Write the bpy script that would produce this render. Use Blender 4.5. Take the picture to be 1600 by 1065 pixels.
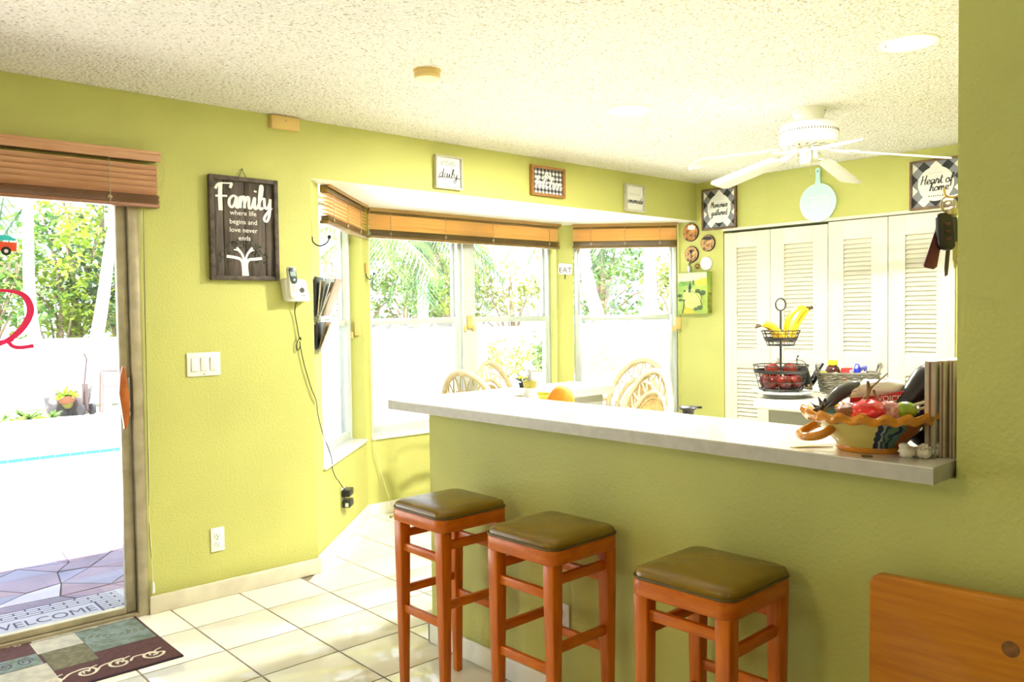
import bpy, bmesh, math, random
from mathutils import Vector, Matrix
random.seed(7)
D = bpy.data
SC = bpy.context.scene
COL = SC.collection
PI = math.pi
for _o in list(D.objects):
    D.objects.remove(_o)

# ---------------------------------------------------------------- camera, sky, sun, exposure
cam_data = D.cameras.new('camera')
cam = D.objects.new('camera', cam_data)
COL.objects.link(cam)
SC.camera = cam
yaw, pitch, roll, FPX = 0.8387, -0.0334, -0.0128, 1282.6
fw = Vector((math.cos(pitch) * math.cos(yaw), math.cos(pitch) * math.sin(yaw), math.sin(pitch)))
rt = Vector((math.sin(yaw), -math.cos(yaw), 0))
up = rt.cross(fw)
rt2 = rt * math.cos(roll) + up * math.sin(roll)
up2 = up * math.cos(roll) - rt * math.sin(roll)
cam.matrix_world = Matrix(((rt2.x, up2.x, -fw.x, -1.117), (rt2.y, up2.y, -fw.y, -4.006), (rt2.z, up2.z, -fw.z, 1.397), (0, 0, 0, 1)))
cam_data.sensor_fit = 'HORIZONTAL'
cam_data.sensor_width = 36.0
cam_data.lens = FPX / 1600 * 36.0
cam_data.clip_start = 0.02
cam_data.clip_end = 200

world = D.worlds.new('sky')
SC.world = world
world.use_nodes = True
wn = world.node_tree
bg = wn.nodes['Background']
bg.inputs['Color'].default_value = (0.72, 0.86, 1.0, 1)
bg.inputs['Strength'].default_value = 2.6

sun_data = D.lights.new('sun', 'SUN')
sun_data.energy = 27.0
sun_data.angle = math.radians(0.8)
sun_data.color = (1.0, 0.96, 0.88)
sun = D.objects.new('sun', sun_data)
COL.objects.link(sun)
sun.rotation_euler = Vector((0.23, 0.23, -0.945)).to_track_quat('-Z', 'Y').to_euler()

SC.view_settings.view_transform = 'Standard'
SC.view_settings.look = 'None'
SC.view_settings.gamma = 1
SC.view_settings.use_curve_mapping = False
SC.view_settings.exposure = 0.56
SC.cycles.max_bounces = 12
SC.cycles.diffuse_bounces = 7
SC.cycles.glossy_bounces = 4
SC.cycles.transparent_max_bounces = 24
SC.cycles.caustics_reflective = False
SC.cycles.caustics_refractive = False
SC.cycles.sample_clamp_indirect = 12.0

# ---------------------------------------------------------------- materials
MATS = {}
def mat(name, col, rough=0.5, metal=0.0, spec=0.5, vary=0.0, scale=8.0, bump=0.0, bscale=60.0, trans=0.0, emit=0.0, coat=0.0, col2=None, stretch=None, detail=3.0):
    if name in MATS:
        return MATS[name]
    m = D.materials.new(name)
    m.use_nodes = True
    nt = m.node_tree
    N, L = nt.nodes, nt.links
    b = N['Principled BSDF']
    b.inputs['Roughness'].default_value = rough
    b.inputs['Metallic'].default_value = metal
    b.inputs['Specular IOR Level'].default_value = spec
    b.inputs['Coat Weight'].default_value = coat
    c4 = (col[0], col[1], col[2], 1)
    b.inputs['Base Color'].default_value = c4
    tc = N.new('ShaderNodeTexCoord')
    src = tc.outputs['Object']
    if stretch:
        mp = N.new('ShaderNodeMapping')
        mp.inputs['Scale'].default_value = stretch
        L.new(src, mp.inputs['Vector'])
        src = mp.outputs['Vector']
    if vary > 0 or col2:
        n = N.new('ShaderNodeTexNoise')
        n.inputs['Scale'].default_value = scale
        n.inputs['Detail'].default_value = detail
        L.new(src, n.inputs['Vector'])
        r = N.new('ShaderNodeValToRGB')
        a = col2 if col2 else tuple(max(0, c * (1 - vary)) for c in col)
        z = col if col2 else tuple(min(1, c * (1 + vary)) for c in col)
        r.color_ramp.elements[0].position = 0.35
        r.color_ramp.elements[1].position = 0.65
        r.color_ramp.elements[0].color = (a[0], a[1], a[2], 1)
        r.color_ramp.elements[1].color = (z[0], z[1], z[2], 1)
        L.new(n.outputs['Fac'], r.inputs['Fac'])
        L.new(r.outputs['Color'], b.inputs['Base Color'])
    if bump > 0:
        n2 = N.new('ShaderNodeTexNoise')
        n2.inputs['Scale'].default_value = bscale
        n2.inputs['Detail'].default_value = 2
        L.new(src, n2.inputs['Vector'])
        bp = N.new('ShaderNodeBump')
        bp.inputs['Strength'].default_value = min(1, bump)
        bp.inputs['Distance'].default_value = 0.01
        L.new(n2.outputs['Fac'], bp.inputs['Height'])
        L.new(bp.outputs['Normal'], b.inputs['Normal'])
    if trans > 0:
        t = N.new('ShaderNodeBsdfTranslucent')
        t.inputs['Color'].default_value = c4
        mx = N.new('ShaderNodeMixShader')
        mx.inputs['Fac'].default_value = trans
        L.new(b.outputs['BSDF'], mx.inputs[1])
        L.new(t.outputs['BSDF'], mx.inputs[2])
        L.new(mx.outputs['Shader'], N['Material Output'].inputs['Surface'])
    if emit > 0:
        b.inputs['Emission Color'].default_value = c4
        b.inputs['Emission Strength'].default_value = emit
    MATS[name] = m
    return m

def thin_mat(name, col, opacity, rough=0.05, glossy=0.05):
    m = D.materials.new(name)
    m.use_nodes = True
    N, L = m.node_tree.nodes, m.node_tree.links
    N.remove(N['Principled BSDF'])
    tr = N.new('ShaderNodeBsdfTransparent')
    df = N.new('ShaderNodeBsdfDiffuse')
    df.inputs['Color'].default_value = (col[0], col[1], col[2], 1)
    gl = N.new('ShaderNodeBsdfGlossy')
    gl.inputs['Roughness'].default_value = rough
    m1 = N.new('ShaderNodeMixShader'); m1.inputs['Fac'].default_value = opacity
    m2 = N.new('ShaderNodeMixShader'); m2.inputs['Fac'].default_value = glossy
    L.new(tr.outputs[0], m1.inputs[1]); L.new(df.outputs[0], m1.inputs[2])
    L.new(m1.outputs[0], m2.inputs[1]); L.new(gl.outputs[0], m2.inputs[2])
    L.new(m2.outputs[0], N['Material Output'].inputs['Surface'])
    MATS[name] = m
    return m

WALL = mat('green_wall_paint', (0.50, 0.51, 0.155), 0.55, spec=0.3, vary=0.05, scale=1.7, bump=0.25, bscale=90)
WHITE = mat('white_paint', (0.82, 0.82, 0.76), 0.4, vary=0.03, scale=4)
TRIMC = mat('cream_trim_paint', (0.70, 0.66, 0.52), 0.4, vary=0.08, scale=9)
CEILP = mat('bay_ceiling_paint', (0.85, 0.85, 0.78), 0.7, bump=0.1)
ALU = mat('window_aluminium', (0.62, 0.68, 0.68), 0.35, metal=0.3, vary=0.05)
BEIGEALU = mat('beige_door_aluminium', (0.40, 0.35, 0.23), 0.4, metal=0.2, vary=0.12, scale=14)
GLASS = thin_mat('window_glass', (1, 1, 1), 0.02, 0.0, 0.04)
SCREEN = thin_mat('insect_screen', (0.82, 0.84, 0.88), 0.42, 0.6, 0.0)
TILE = mat('white_floor_tile', (0.84, 0.81, 0.71), 0.16, spec=0.6, vary=0.05, scale=3.0, bump=0.03, bscale=18, coat=0.3)
GROUT = mat('grey_grout', (0.26, 0.22, 0.16), 0.9, vary=0.2, scale=20)
LAMIN = mat('white_laminate', (0.74, 0.72, 0.64), 0.13, spec=0.55, vary=0.03, scale=20, coat=0.25)
LAMEDGE = mat('shaded_laminate', (0.47, 0.44, 0.38), 0.45, vary=0.06, scale=30)  # white laminate darkened for the bar edge, shade put into the colour
GREYCAB = mat('grey_cabinet', (0.36, 0.37, 0.31), 0.4, vary=0.04)
WOOD = mat('orange_stool_wood', (0.60, 0.15, 0.005), 0.30, spec=0.35, col2=(0.46, 0.095, 0.003), scale=5, stretch=(9, 9, 1), coat=0.05)
WOODH = mat('orange_stool_wood_rail', (0.60, 0.15, 0.005), 0.30, spec=0.35, col2=(0.48, 0.10, 0.003), scale=6, stretch=(2, 2, 8), coat=0.05)
VINYL = mat('olive_vinyl', (0.20, 0.112, 0.005), 0.24, spec=0.5, vary=0.12, scale=5, bump=0.12, bscale=120)
PINE = mat('pine_board', (0.56, 0.205, 0.008), 0.42, spec=0.3, col2=(0.47, 0.15, 0.005), scale=4, stretch=(1, 1.2, 14), coat=0.15)
BLINDW = mat('door_blind_wood', (0.64, 0.36, 0.20), 0.4, col2=(0.56, 0.29, 0.15), scale=6, stretch=(1, 8, 8), trans=0.12)
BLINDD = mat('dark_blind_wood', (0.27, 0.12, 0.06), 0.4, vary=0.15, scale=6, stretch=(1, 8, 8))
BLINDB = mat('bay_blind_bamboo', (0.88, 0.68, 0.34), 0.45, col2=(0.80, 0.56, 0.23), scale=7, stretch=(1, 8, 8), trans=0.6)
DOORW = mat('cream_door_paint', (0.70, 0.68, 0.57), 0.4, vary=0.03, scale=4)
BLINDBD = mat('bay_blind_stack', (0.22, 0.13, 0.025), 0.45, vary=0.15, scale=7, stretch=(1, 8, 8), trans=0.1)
CORDM = mat('blind_cord', (0.45, 0.36, 0.22), 0.8, vary=0.1)
BLACK = mat('black_plastic', (0.012, 0.012, 0.014), 0.35, vary=0.2)
IRON = mat('black_iron', (0.012, 0.010, 0.010), 0.45, vary=0.2)
CHROME = mat('worn_chrome', (0.55, 0.53, 0.48), 0.3, metal=0.9, vary=0.1)
BRASS = mat('aged_brass', (0.62, 0.42, 0.14), 0.35, metal=0.6, vary=0.1)
PLASTW = mat('white_plastic', (0.84, 0.83, 0.78), 0.35, vary=0.02)
PLASTY = mat('yellowed_plastic', (0.66, 0.47, 0.16), 0.45, vary=0.06)
RATTAN = mat('pale_rattan', (0.62, 0.52, 0.32), 0.45, col2=(0.50, 0.40, 0.23), scale=25)
RATTD = mat('woven_rattan', (0.50, 0.36, 0.14), 0.55, col2=(0.36, 0.24, 0.08), scale=40)
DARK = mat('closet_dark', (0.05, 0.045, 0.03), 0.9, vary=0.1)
INK = mat('black_ink', (0.02, 0.02, 0.022), 0.7, vary=0.1)
INKG = mat('grey_ink', (0.25, 0.25, 0.26), 0.7, vary=0.05)
INKW = mat('white_ink', (0.86, 0.85, 0.80), 0.6, vary=0.02)
INKL = mat('pale_grey_ink', (0.60, 0.60, 0.58), 0.7, vary=0.03)

# popcorn ceiling: rough stipple relief, its speckle shadows painted into the colour
def popcorn():
    m = D.materials.new('popcorn_ceiling')
    m.use_nodes = True
    N, L = m.node_tree.nodes, m.node_tree.links
    b = N['Principled BSDF']
    b.inputs['Roughness'].default_value = 0.95
    b.inputs['Specular IOR Level'].default_value = 0.1
    tc = N.new('ShaderNodeTexCoord')
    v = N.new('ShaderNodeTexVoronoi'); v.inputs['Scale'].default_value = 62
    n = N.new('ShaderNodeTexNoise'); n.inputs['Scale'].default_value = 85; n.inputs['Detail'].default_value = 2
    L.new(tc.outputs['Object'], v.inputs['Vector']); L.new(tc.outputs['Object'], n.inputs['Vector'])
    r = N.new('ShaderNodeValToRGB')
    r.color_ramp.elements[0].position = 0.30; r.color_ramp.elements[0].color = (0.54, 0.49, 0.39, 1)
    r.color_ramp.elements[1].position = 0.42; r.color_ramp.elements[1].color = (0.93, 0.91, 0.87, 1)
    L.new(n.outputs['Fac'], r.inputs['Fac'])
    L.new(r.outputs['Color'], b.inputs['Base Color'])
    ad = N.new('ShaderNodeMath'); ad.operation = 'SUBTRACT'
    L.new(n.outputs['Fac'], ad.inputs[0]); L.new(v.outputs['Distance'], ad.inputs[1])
    bp = N.new('ShaderNodeBump'); bp.inputs['Strength'].default_value = 0.9; bp.inputs['Distance'].default_value = 0.012
    L.new(ad.outputs[0], bp.inputs['Height']); L.new(bp.outputs['Normal'], b.inputs['Normal'])
    return m
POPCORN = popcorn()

def gingham(name, scale, rot, dark=(0.02, 0.02, 0.022)):
    m = D.materials.new(name)
    m.use_nodes = True
    N, L = m.node_tree.nodes, m.node_tree.links
    b = N['Principled BSDF']; b.inputs['Roughness'].default_value = 0.7
    tc = N.new('ShaderNodeTexCoord')
    mp = N.new('ShaderNodeMapping'); mp.inputs['Rotation'].default_value = (0, rot, 0); mp.inputs['Scale'].default_value = (scale, scale, scale)
    L.new(tc.outputs['Object'], mp.inputs['Vector'])
    sx = N.new('ShaderNodeSeparateXYZ'); L.new(mp.outputs['Vector'], sx.inputs[0])
    outs = []
    for ax in ('X', 'Z'):
        f = N.new('ShaderNodeMath'); f.operation = 'FRACT'; L.new(sx.outputs[ax], f.inputs[0])
        g = N.new('ShaderNodeMath'); g.operation = 'GREATER_THAN'; g.inputs[1].default_value = 0.5; L.new(f.outputs[0], g.inputs[0])
        outs.append(g)
    a = N.new('ShaderNodeMath'); a.operation = 'ADD'; L.new(outs[0].outputs[0], a.inputs[0]); L.new(outs[1].outputs[0], a.inputs[1])
    h = N.new('ShaderNodeMath'); h.operation = 'MULTIPLY'; h.inputs[1].default_value = 0.5; L.new(a.outputs[0], h.inputs[0])
    r = N.new('ShaderNodeValToRGB'); r.color_ramp.interpolation = 'CONSTANT'
    r.color_ramp.elements[0].position = 0; r.color_ramp.elements[0].color = (dark[0], dark[1], dark[2], 1)
    r.color_ramp.elements[1].position = 0.25; r.color_ramp.elements[1].color = (0.22, 0.23, 0.25, 1)
    e = r.color_ramp.elements.new(0.75); e.color = (0.85, 0.84, 0.80, 1)
    L.new(h.outputs[0], r.inputs['Fac']); L.new(r.outputs['Color'], b.inputs['Base Color'])
    return m

# ---------------------------------------------------------------- mesh helpers
class G:
    """collects geometry for one mesh"""
    def __init__(s):
        s.V = []; s.F = []
    def add(s, V, F, m=None):
        k = len(s.V)
        if m is not None:
            V = [m @ Vector(v) for v in V]
        s.V.extend([tuple(v) for v in V])
        s.F.extend([tuple(i + k for i in f) for f in F])
        return s
    def box(s, x0, x1, y0, y1, z0, z1, m=None):
        V = [(x0, y0, z0), (x1, y0, z0), (x1, y1, z0), (x0, y1, z0), (x0, y0, z1), (x1, y0, z1), (x1, y1, z1), (x0, y1, z1)]
        return s.add(V, [(0, 3, 2, 1), (4, 5, 6, 7), (0, 1, 5, 4), (1, 2, 6, 5), (2, 3, 7, 6), (3, 0, 4, 7)], m)
    def prism(s, poly, z0, z1, m=None):
        n = len(poly)
        V = [(p[0], p[1], z0) for p in poly] + [(p[0], p[1], z1) for p in poly]
        F = [tuple(range(n - 1, -1, -1)), tuple(range(n, 2 * n))]
        F += [(i, (i + 1) % n, n + (i + 1) % n, n + i) for i in range(n)]
        return s.add(V, F, m)
    def plate(s, poly, y0, y1, m=None):
        """polygon in the xz plane, thickness from y0 to y1"""
        n = len(poly)
        V = [(p[0], y0, p[1]) for p in poly] + [(p[0], y1, p[1]) for p in poly]
        F = [tuple(range(n)), tuple(range(2 * n - 1, n - 1, -1))]
        F += [(i, n + i, n + (i + 1) % n, (i + 1) % n) for i in range(n)]
        return s.add(V, F, m)
    def lathe(s, prof, n=24, c=(0, 0, 0), m=None, cap=True):
        V = []; F = []
        for r, z in prof:
            for i in range(n):
                a = 2 * PI * i / n
                V.append((c[0] + r * math.cos(a), c[1] + r * math.sin(a), c[2] + z))
        for j in range(len(prof) - 1):
            for i in range(n):
                a, b = j * n + i, j * n + (i + 1) % n
                F.append((a, b, b + n, a + n))
        if cap:
            F.append(tuple(range(n - 1, -1, -1)))
            k = (len(prof) - 1) * n
            F.append(tuple(range(k, k + n)))
        return s.add(V, F, m)
    def tube(s, pts, r, n=8, closed=False, m=None):
        P = [Vector(p) for p in pts]
        R = r if isinstance(r, (list, tuple)) else [r] * len(P)
        V = []; F = []
        N = len(P)
        t0 = (P[1] - P[0]).normalized()
        ref = Vector((0, 0, 1)) if abs(t0.z) < 0.9 else Vector((1, 0, 0))
        u = t0.cross(ref).normalized()
        for i in range(N):
            if closed:
                t = (P[(i + 1) % N] - P[i - 1])
            else:
                t = P[min(i + 1, N - 1)] - P[max(i - 1, 0)]
            t = t.normalized() if t.length > 1e-9 else t0
            u = (u - t * u.dot(t))
            u = u.normalized() if u.length > 1e-6 else t.orthogonal().normalized()
            w = t.cross(u)
            for k in range(n):
                a = 2 * PI * k / n
                V.append(P[i] + (u * math.cos(a) + w * math.sin(a)) * R[i])
        for i in range(N if closed else N - 1):
            j = (i + 1) % N
            for k in range(n):
                k2 = (k + 1) % n
                F.append((i * n + k, i * n + k2, j * n + k2, j * n + k))
        if not closed:
            F.append(tuple(range(n - 1, -1, -1)))
            F.append(tuple(range((N - 1) * n, N * n)))
        return s.add(V, F, m)
    def ball(s, c, r, nu=14, nv=9, m=None, sq=(1, 1, 1)):
        V = [(c[0], c[1], c[2] - r * sq[2])]; F = []
        for j in range(1, nv):
            a = -PI / 2 + PI * j / nv
            for i in range(nu):
                b = 2 * PI * i / nu
                V.append((c[0] + r * sq[0] * math.cos(a) * math.cos(b), c[1] + r * sq[1] * math.cos(a) * math.sin(b), c[2] + r * sq[2] * math.sin(a)))
        V.append((c[0], c[1], c[2] + r * sq[2]))
        for i in range(nu):
            F.append((0, 1 + (i + 1) % nu, 1 + i))
            k = 1 + (nv - 2) * nu
            F.append((len(V) - 1, k + i, k + (i + 1) % nu))
        for j in range(nv - 2):
            for i in range(nu):
                a = 1 + j * nu + i; b = 1 + j * nu + (i + 1) % nu
                F.append((a, b, b + nu, a + nu))
        return s.add(V, F, m)
    def ribbon(s, pts, w, y, m=None, nib=True):
        """flat pen stroke in the xz plane at depth y, facing -y"""
        P = smooth(pts, 5) if len(pts) > 2 else pts
        s.rc = getattr(s, 'rc', 0) + 1
        y = y - 0.00012 * (s.rc % 40)
        V = []; F = []
        for i, p in enumerate(P):
            a = P[max(0, i - 1)]; b = P[min(len(P) - 1, i + 1)]
            dx, dz = b[0] - a[0], b[1] - a[1]
            L = math.hypot(dx, dz) or 1e-6
            ww = w * (0.45 + 0.6 * abs(dz) / L) if nib else w
            nx, nz = -dz / L * ww / 2, dx / L * ww / 2
            V += [(p[0] + nx, y - 4e-6 * i, p[1] + nz), (p[0] - nx, y - 4e-6 * i, p[1] - nz)]
        for i in range(len(P) - 1):
            F.append((2 * i, 2 * i + 1, 2 * i + 3, 2 * i + 2))
        return s.add(V, F, m)

def smooth(pts, k=4, closed=False):
    """Catmull-Rom through the points (any dimension)"""
    n = len(pts); out = []
    rng = range(n if closed else n - 1)
    for i in rng:
        if closed:
            p0, p1, p2, p3 = pts[i - 1], pts[i], pts[(i + 1) % n], pts[(i + 2) % n]
        else:
            p0, p1, p2, p3 = pts[max(i - 1, 0)], pts[i], pts[i + 1], pts[min(i + 2, n - 1)]
        for j in range(k):
            t = j / k
            out.append(tuple(0.5 * (2 * b + (c - a) * t + (2 * a - 5 * b + 4 * c - d) * t * t + (3 * b - a - 3 * c + d) * t ** 3) for a, b, c, d in zip(p0, p1, p2, p3)))
    if not closed:
        out.append(tuple(pts[-1]))
    return out

def mesh_of(name, g, m, ang=None, bevel=0.0, seg=2):
    me = D.meshes.new(name)
    me.from_pydata(g.V, [], g.F)
    if bevel > 0:
        bm = bmesh.new(); bm.from_mesh(me)
        bmesh.ops.recalc_face_normals(bm, faces=bm.faces)
        ed = [e for e in bm.edges if len(e.link_faces) == 2 and e.calc_face_angle(0) > 0.6]
        bmesh.ops.bevel(bm, geom=ed, offset=bevel, segments=seg, affect='EDGES', profile=0.5, clamp_overlap=True)
        bm.to_mesh(me); bm.free()
    me.materials.append(m)
    if ang is not None or bevel > 0:
        me.polygons.foreach_set('use_smooth', [True] * len(me.polygons))
        me.set_sharp_from_angle(angle=math.radians(ang if ang is not None else 50))
    me.update()
    return me

def link(name, me, parent=None, loc=(0, 0, 0), rot=(0, 0, 0)):
    o = D.objects.new(name, me)
    COL.objects.link(o)
    o.location = loc; o.rotation_euler = rot
    if parent is not None:
        o.parent = parent
    return o

def obj(name, g, m, parent=None, ang=None, bevel=0.0, seg=2, loc=(0, 0, 0), rot=(0, 0, 0), label=None):
    o = link(name, mesh_of(name, g, m, ang, bevel, seg), parent, loc, rot)
    if label:
        o['label'] = label
    return o

def tag(o, label, cat, group=None):
    o['label'] = label; o['category'] = cat
    if group:
        o['group'] = group
    return o

def thing(name, label, cat, loc=(0, 0, 0), rotz=0.0, group=None, rot=None):
    o = D.objects.new(name, None)
    o.empty_display_size = 0.05
    COL.objects.link(o)
    o.location = loc; o.rotation_euler = rot if rot else (0, 0, rotz)
    return tag(o, label, cat, group)

def struct(name, g, m, parent=None, ang=None, bevel=0.0, loc=(0, 0, 0), rot=(0, 0, 0)):
    o = obj(name, g, m, parent, ang, bevel, loc=loc, rot=rot)
    o['kind'] = 'structure'
    return o

def stuff(o):
    o['kind'] = 'stuff'
    return o

def dup(root, loc=None, rot=None, label=None):
    c = root.copy(); COL.objects.link(c)
    if loc is not None: c.location = loc
    if rot is not None: c.rotation_euler = rot
    if label: c['label'] = label
    for ch in list(root.children):
        k = ch.copy(); COL.objects.link(k); k.parent = c
        for s2 in list(ch.children):
            q = s2.copy(); COL.objects.link(q); q.parent = k
    return c

def T(x=0, y=0, z=0):
    return Matrix.Translation((x, y, z))
def RX(a): return Matrix.Rotation(a, 4, 'X')
def RY(a): return Matrix.Rotation(a, 4, 'Y')
def RZ(a): return Matrix.Rotation(a, 4, 'Z')

def text_g(s, size, x=0.0, z=0.0, y=0.0, align='CENTER', sx=1.0, depth=0.0):
    """printed lettering in the xz plane, facing -y"""
    cu = D.curves.new('lettering', 'FONT')
    cu.body = s; cu.size = size; cu.align_x = align; cu.align_y = 'CENTER'; cu.resolution_u = 3; cu.extrude = depth
    o = D.objects.new('lettering', cu)
    COL.objects.link(o)
    me = D.meshes.new_from_object(o.evaluated_get(bpy.context.evaluated_depsgraph_get()))
    g = G()
    g.add([(x + v.co.x * sx, y - v.co.z, z + v.co.y) for v in me.vertices], [tuple(p.vertices) for p in me.polygons])
    D.objects.remove(o); D.curves.remove(cu); D.meshes.remove(me)
    return g

# pen strokes for handwritten signs: x-height 1, ascender 2, descender -1
GL = {
 'a': (1.2, [[(.92, .8), (.6, 1), (.15, .7), (.1, .25), (.4, 0), (.75, .35), (.95, .95)], [(.95, .95), (.9, .2), (1.05, 0), (1.25, .18)]]),
 'c': (.95, [[(.85, .8), (.55, 1), (.13, .65), (.15, .2), (.5, 0), (.95, .22)]]),
 'd': (1.2, [[(.92, .75), (.6, 1), (.12, .65), (.15, .2), (.45, 0), (.8, .4), (1.0, 2)], [(1.0, 2), (.9, .2), (1.05, 0), (1.25, .18)]]),
 'e': (.92, [[(0, .15), (.5, .5), (.78, .8), (.52, 1), (.14, .7), (.15, .22), (.5, 0), (.95, .22)]]),
 'f': (.8, [[(0, .1), (.5, 1), (.72, 1.8), (.5, 2.02), (.35, 1.4), (.3, 0), (.25, -.9)], [(.05, .95), (.75, 1.0)]]),
 'g': (1.1, [[(.88, .8), (.55, 1), (.12, .7), (.12, .3), (.4, .05), (.75, .4), (.92, .95)], [(.92, .95), (.85, -.5), (.5, -1), (.2, -.75), (.6, -.2), (1.15, .18)]]),
 'h': (1.15, [[(0, .1), (.4, 1.2), (.55, 1.9), (.35, 2), (.25, 1.2), (.2, 0)], [(.2, .4), (.5, .95), (.8, .85), (.8, .2), (.95, 0), (1.2, .18)]]),
 'i': (.62, [[(0, .18), (.3, .98), (.28, .2), (.42, 0), (.66, .18)], [(.33, 1.42), (.37, 1.56)]]),
 'k': (.95, [[(0, .1), (.4, 1.2), (.5, 1.9), (.3, 2), (.2, 1.2), (.15, 0)], [(.15, .4), (.6, .98), (.8, .8), (.5, .5), (.25, .5)], [(.4, .5), (.7, .05), (1, .15)]]),
 'l': (.68, [[(0, .1), (.4, .9), (.58, 1.8), (.4, 2), (.25, 1.2), (.25, .25), (.42, 0), (.72, .18)]]),
 'm': (1.6, [[(0, .18), (.2, .98), (.18, 0)], [(.18, .4), (.48, .95), (.68, .85), (.68, 0)], [(.68, .4), (1, .95), (1.2, .85), (1.2, .2), (1.35, 0), (1.62, .18)]]),
 'n': (1.12, [[(0, .18), (.2, .98), (.18, 0)], [(.18, .4), (.5, .95), (.72, .85), (.72, .2), (.88, 0), (1.15, .18)]]),
 'o': (1.0, [[(.5, 1), (.12, .7), (.12, .25), (.48, 0), (.85, .3), (.8, .8), (.5, 1), (.7, .78), (1.05, .85)]]),
 'r': (.85, [[(0, .18), (.25, 1.1), (.4, .85), (.7, .9), (.62, .3), (.72, 0), (.9, .18)]]),
 's': (.8, [[(0, .1), (.45, 1.08), (.65, .5), (.5, .02), (.15, .1)], [(.5, .02), (.85, .18)]]),
 't': (.75, [[(0, .18), (.4, 1.1), (.45, 1.75), (.38, .3), (.55, 0), (.8, .18)], [(.08, 1.2), (.78, 1.27)]]),
 'y': (1.1, [[(0, .8), (.15, .95), (.22, .3), (.48, .08), (.8, .5), (.9, .95)], [(.9, .95), (.82, -.4), (.48, -1), (.18, -.75), (.6, -.2), (1.15, .2)]]),
 'F': (1.25, [[(.05, 1.85), (.5, 2.05), (1.4, 2.0)], [(.6, 2.02), (.55, 1), (.45, -.15)], [(.15, .98), (1.1, 1.05)]]),
 'H': (1.45, [[(.4, 2), (.35, 1), (.15, 0)], [(1.3, 2.05), (1.15, 1), (1.12, .1), (1.4, .05)], [(.05, .9), (1.4, 1.1)]]),
 'M': (1.6, [[(.05, 0), (.4, 1.9), (.75, .5)], [(.75, .5), (1.2, 1.95), (1.28, .1), (1.55, .15)]]),
 ' ': (.7, []),
}
def script_g(g, s, cx, z, size, y, w, slant=0.15, sx=1.0):
    tot = sum(GL[c][0] for c in s) * size * sx
    x = cx - tot / 2
    for c in s:
        adv, st = GL[c]
        for pts in st:
            g.ribbon([(x + (p[0] + slant * p[1]) * size * sx, z + p[1] * size) for p in pts], w, y)
        x += adv * size * sx
    return g

# ================================================================= SETTING
S_T = 0.34
H = 2.44
XP = 4.533            # pantry wall plane
ML = T(1.03, 0, 0) @ RZ(PI / 4)        # left bay wall frame: x along, +y outward
MR = T(3.81, 0.88, 0) @ RZ(-PI / 4)    # right bay wall frame
D45 = math.radians(45)

# floor slab (grout) and tiles
g = G()
g.prism([(-4.6, -8), (4.7, -8), (4.7, 0.1), (3.86, 0.98), (1.86, 0.98), (1.0, 0.1), (-4.6, 0.1)], -0.12, -0.003)
floor = struct('floor', g, GROUT)

def clip(poly, a, b, c):
    """keep a*x+b*y<=c"""
    out = []
    for i in range(len(poly)):
        p, q = poly[i], poly[(i + 1) % len(poly)]
        dp, dq = a * p[0] + b * p[1] - c, a * q[0] + b * q[1] - c
        if dp <= 0: out.append(p)
        if dp * dq < 0:
            t = dp / (dp - dq)
            out.append((p[0] + (q[0] - p[0]) * t, p[1] + (q[1] - p[1]) * t))
    return out
full_me = None
GX, GY = 0.7449 * S_T, 0.9407 * S_T
for i in range(-7, 13):
    for j in range(-4, 9):
        x0, y1 = GX + i * S_T, -GY - j * S_T + S_T
        if x0 > 0.95 and y1 < -1.45: continue
        gp = 0.004
        P = [(x0 + gp, y1 - S_T + gp), (x0 + S_T - gp, y1 - S_T + gp), (x0 + S_T - gp, y1 - gp), (x0 + gp, y1 - gp)]
        inside = (x0 + S_T < 4.4 and y1 <= 0)
        if inside and full_me is None:
            gg = G().box(-S_T / 2 + gp, S_T / 2 - gp, -S_T / 2 + gp, S_T / 2 - gp, -0.003, 0.0)
            full_me = mesh_of('floor_tile', gg, TILE, bevel=0.0012, seg=1)
        if inside:
            link('floor_tile', full_me, floor, (x0 + S_T / 2, y1 - S_T / 2, 0)); continue
        if x0 + S_T < 1.05:
            P = clip(P, 0, 1, 0.0)
        else:
            P = clip(P, -1, 1, -1.03); P = clip(P, 0, 1, 0.88); P = clip(P, 1, 1, 4.69); P = clip(P, 1, 0, 4.533)
            if x0 > 4.3: P = clip(P, 0, 1, 0.15)
        if len(P) >= 3:
            obj('floor_tile', G().prism(P, -0.003, 0.0), TILE, floor)

# walls
g = G()
g.box(-4.75, -2.05, 0, 0.12, -0.12, H)
g.box(-2.05, 0.159, 0, 0.12, 2.06, H)
g.box(0.159, 1.046, 0, 0.12, -0.12, H)
g.box(1.046, 4.65, 0, 0.12, 2.135, H)
struct('wall_back', g, WALL)
g = G()
g.box(0.0, 0.19, 0, 0.15, -0.12, 2.135, ML); g.box(1.205, 1.2445, 0, 0.15, -0.12, 2.135, ML); g.box(1.2445, 1.31, 0.02, 0.15, -0.12, 2.135, ML)
g.box(0.19, 1.205, 0, 0.15, -0.12, 0.53, ML)
struct('wall_bay_left', g, WALL)
g = G()
g.box(1.91, 1.955, 0.88, 1.03, -0.12, 2.135); g.box(3.785, 3.81, 0.88, 1.03, -0.12, 2.135); g.box(1.955, 3.785, 0.88, 1.03, -0.12, 0.53)
struct('wall_bay_front', g, WALL)
g = G()
g.box(0, 0.125, 0, 0.15, -0.12, 2.135, MR); g.box(-0.07, 0, 0.02, 0.15, -0.12, 2.135, MR)
g.box(1.0, 1.03, 0, 0.15, -0.12, 2.135, MR); g.box(0.125, 1.0, 0, 0.15, -0.12, 0.53, MR)
struct('wall_bay_right', g, WALL)
g = G()
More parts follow.
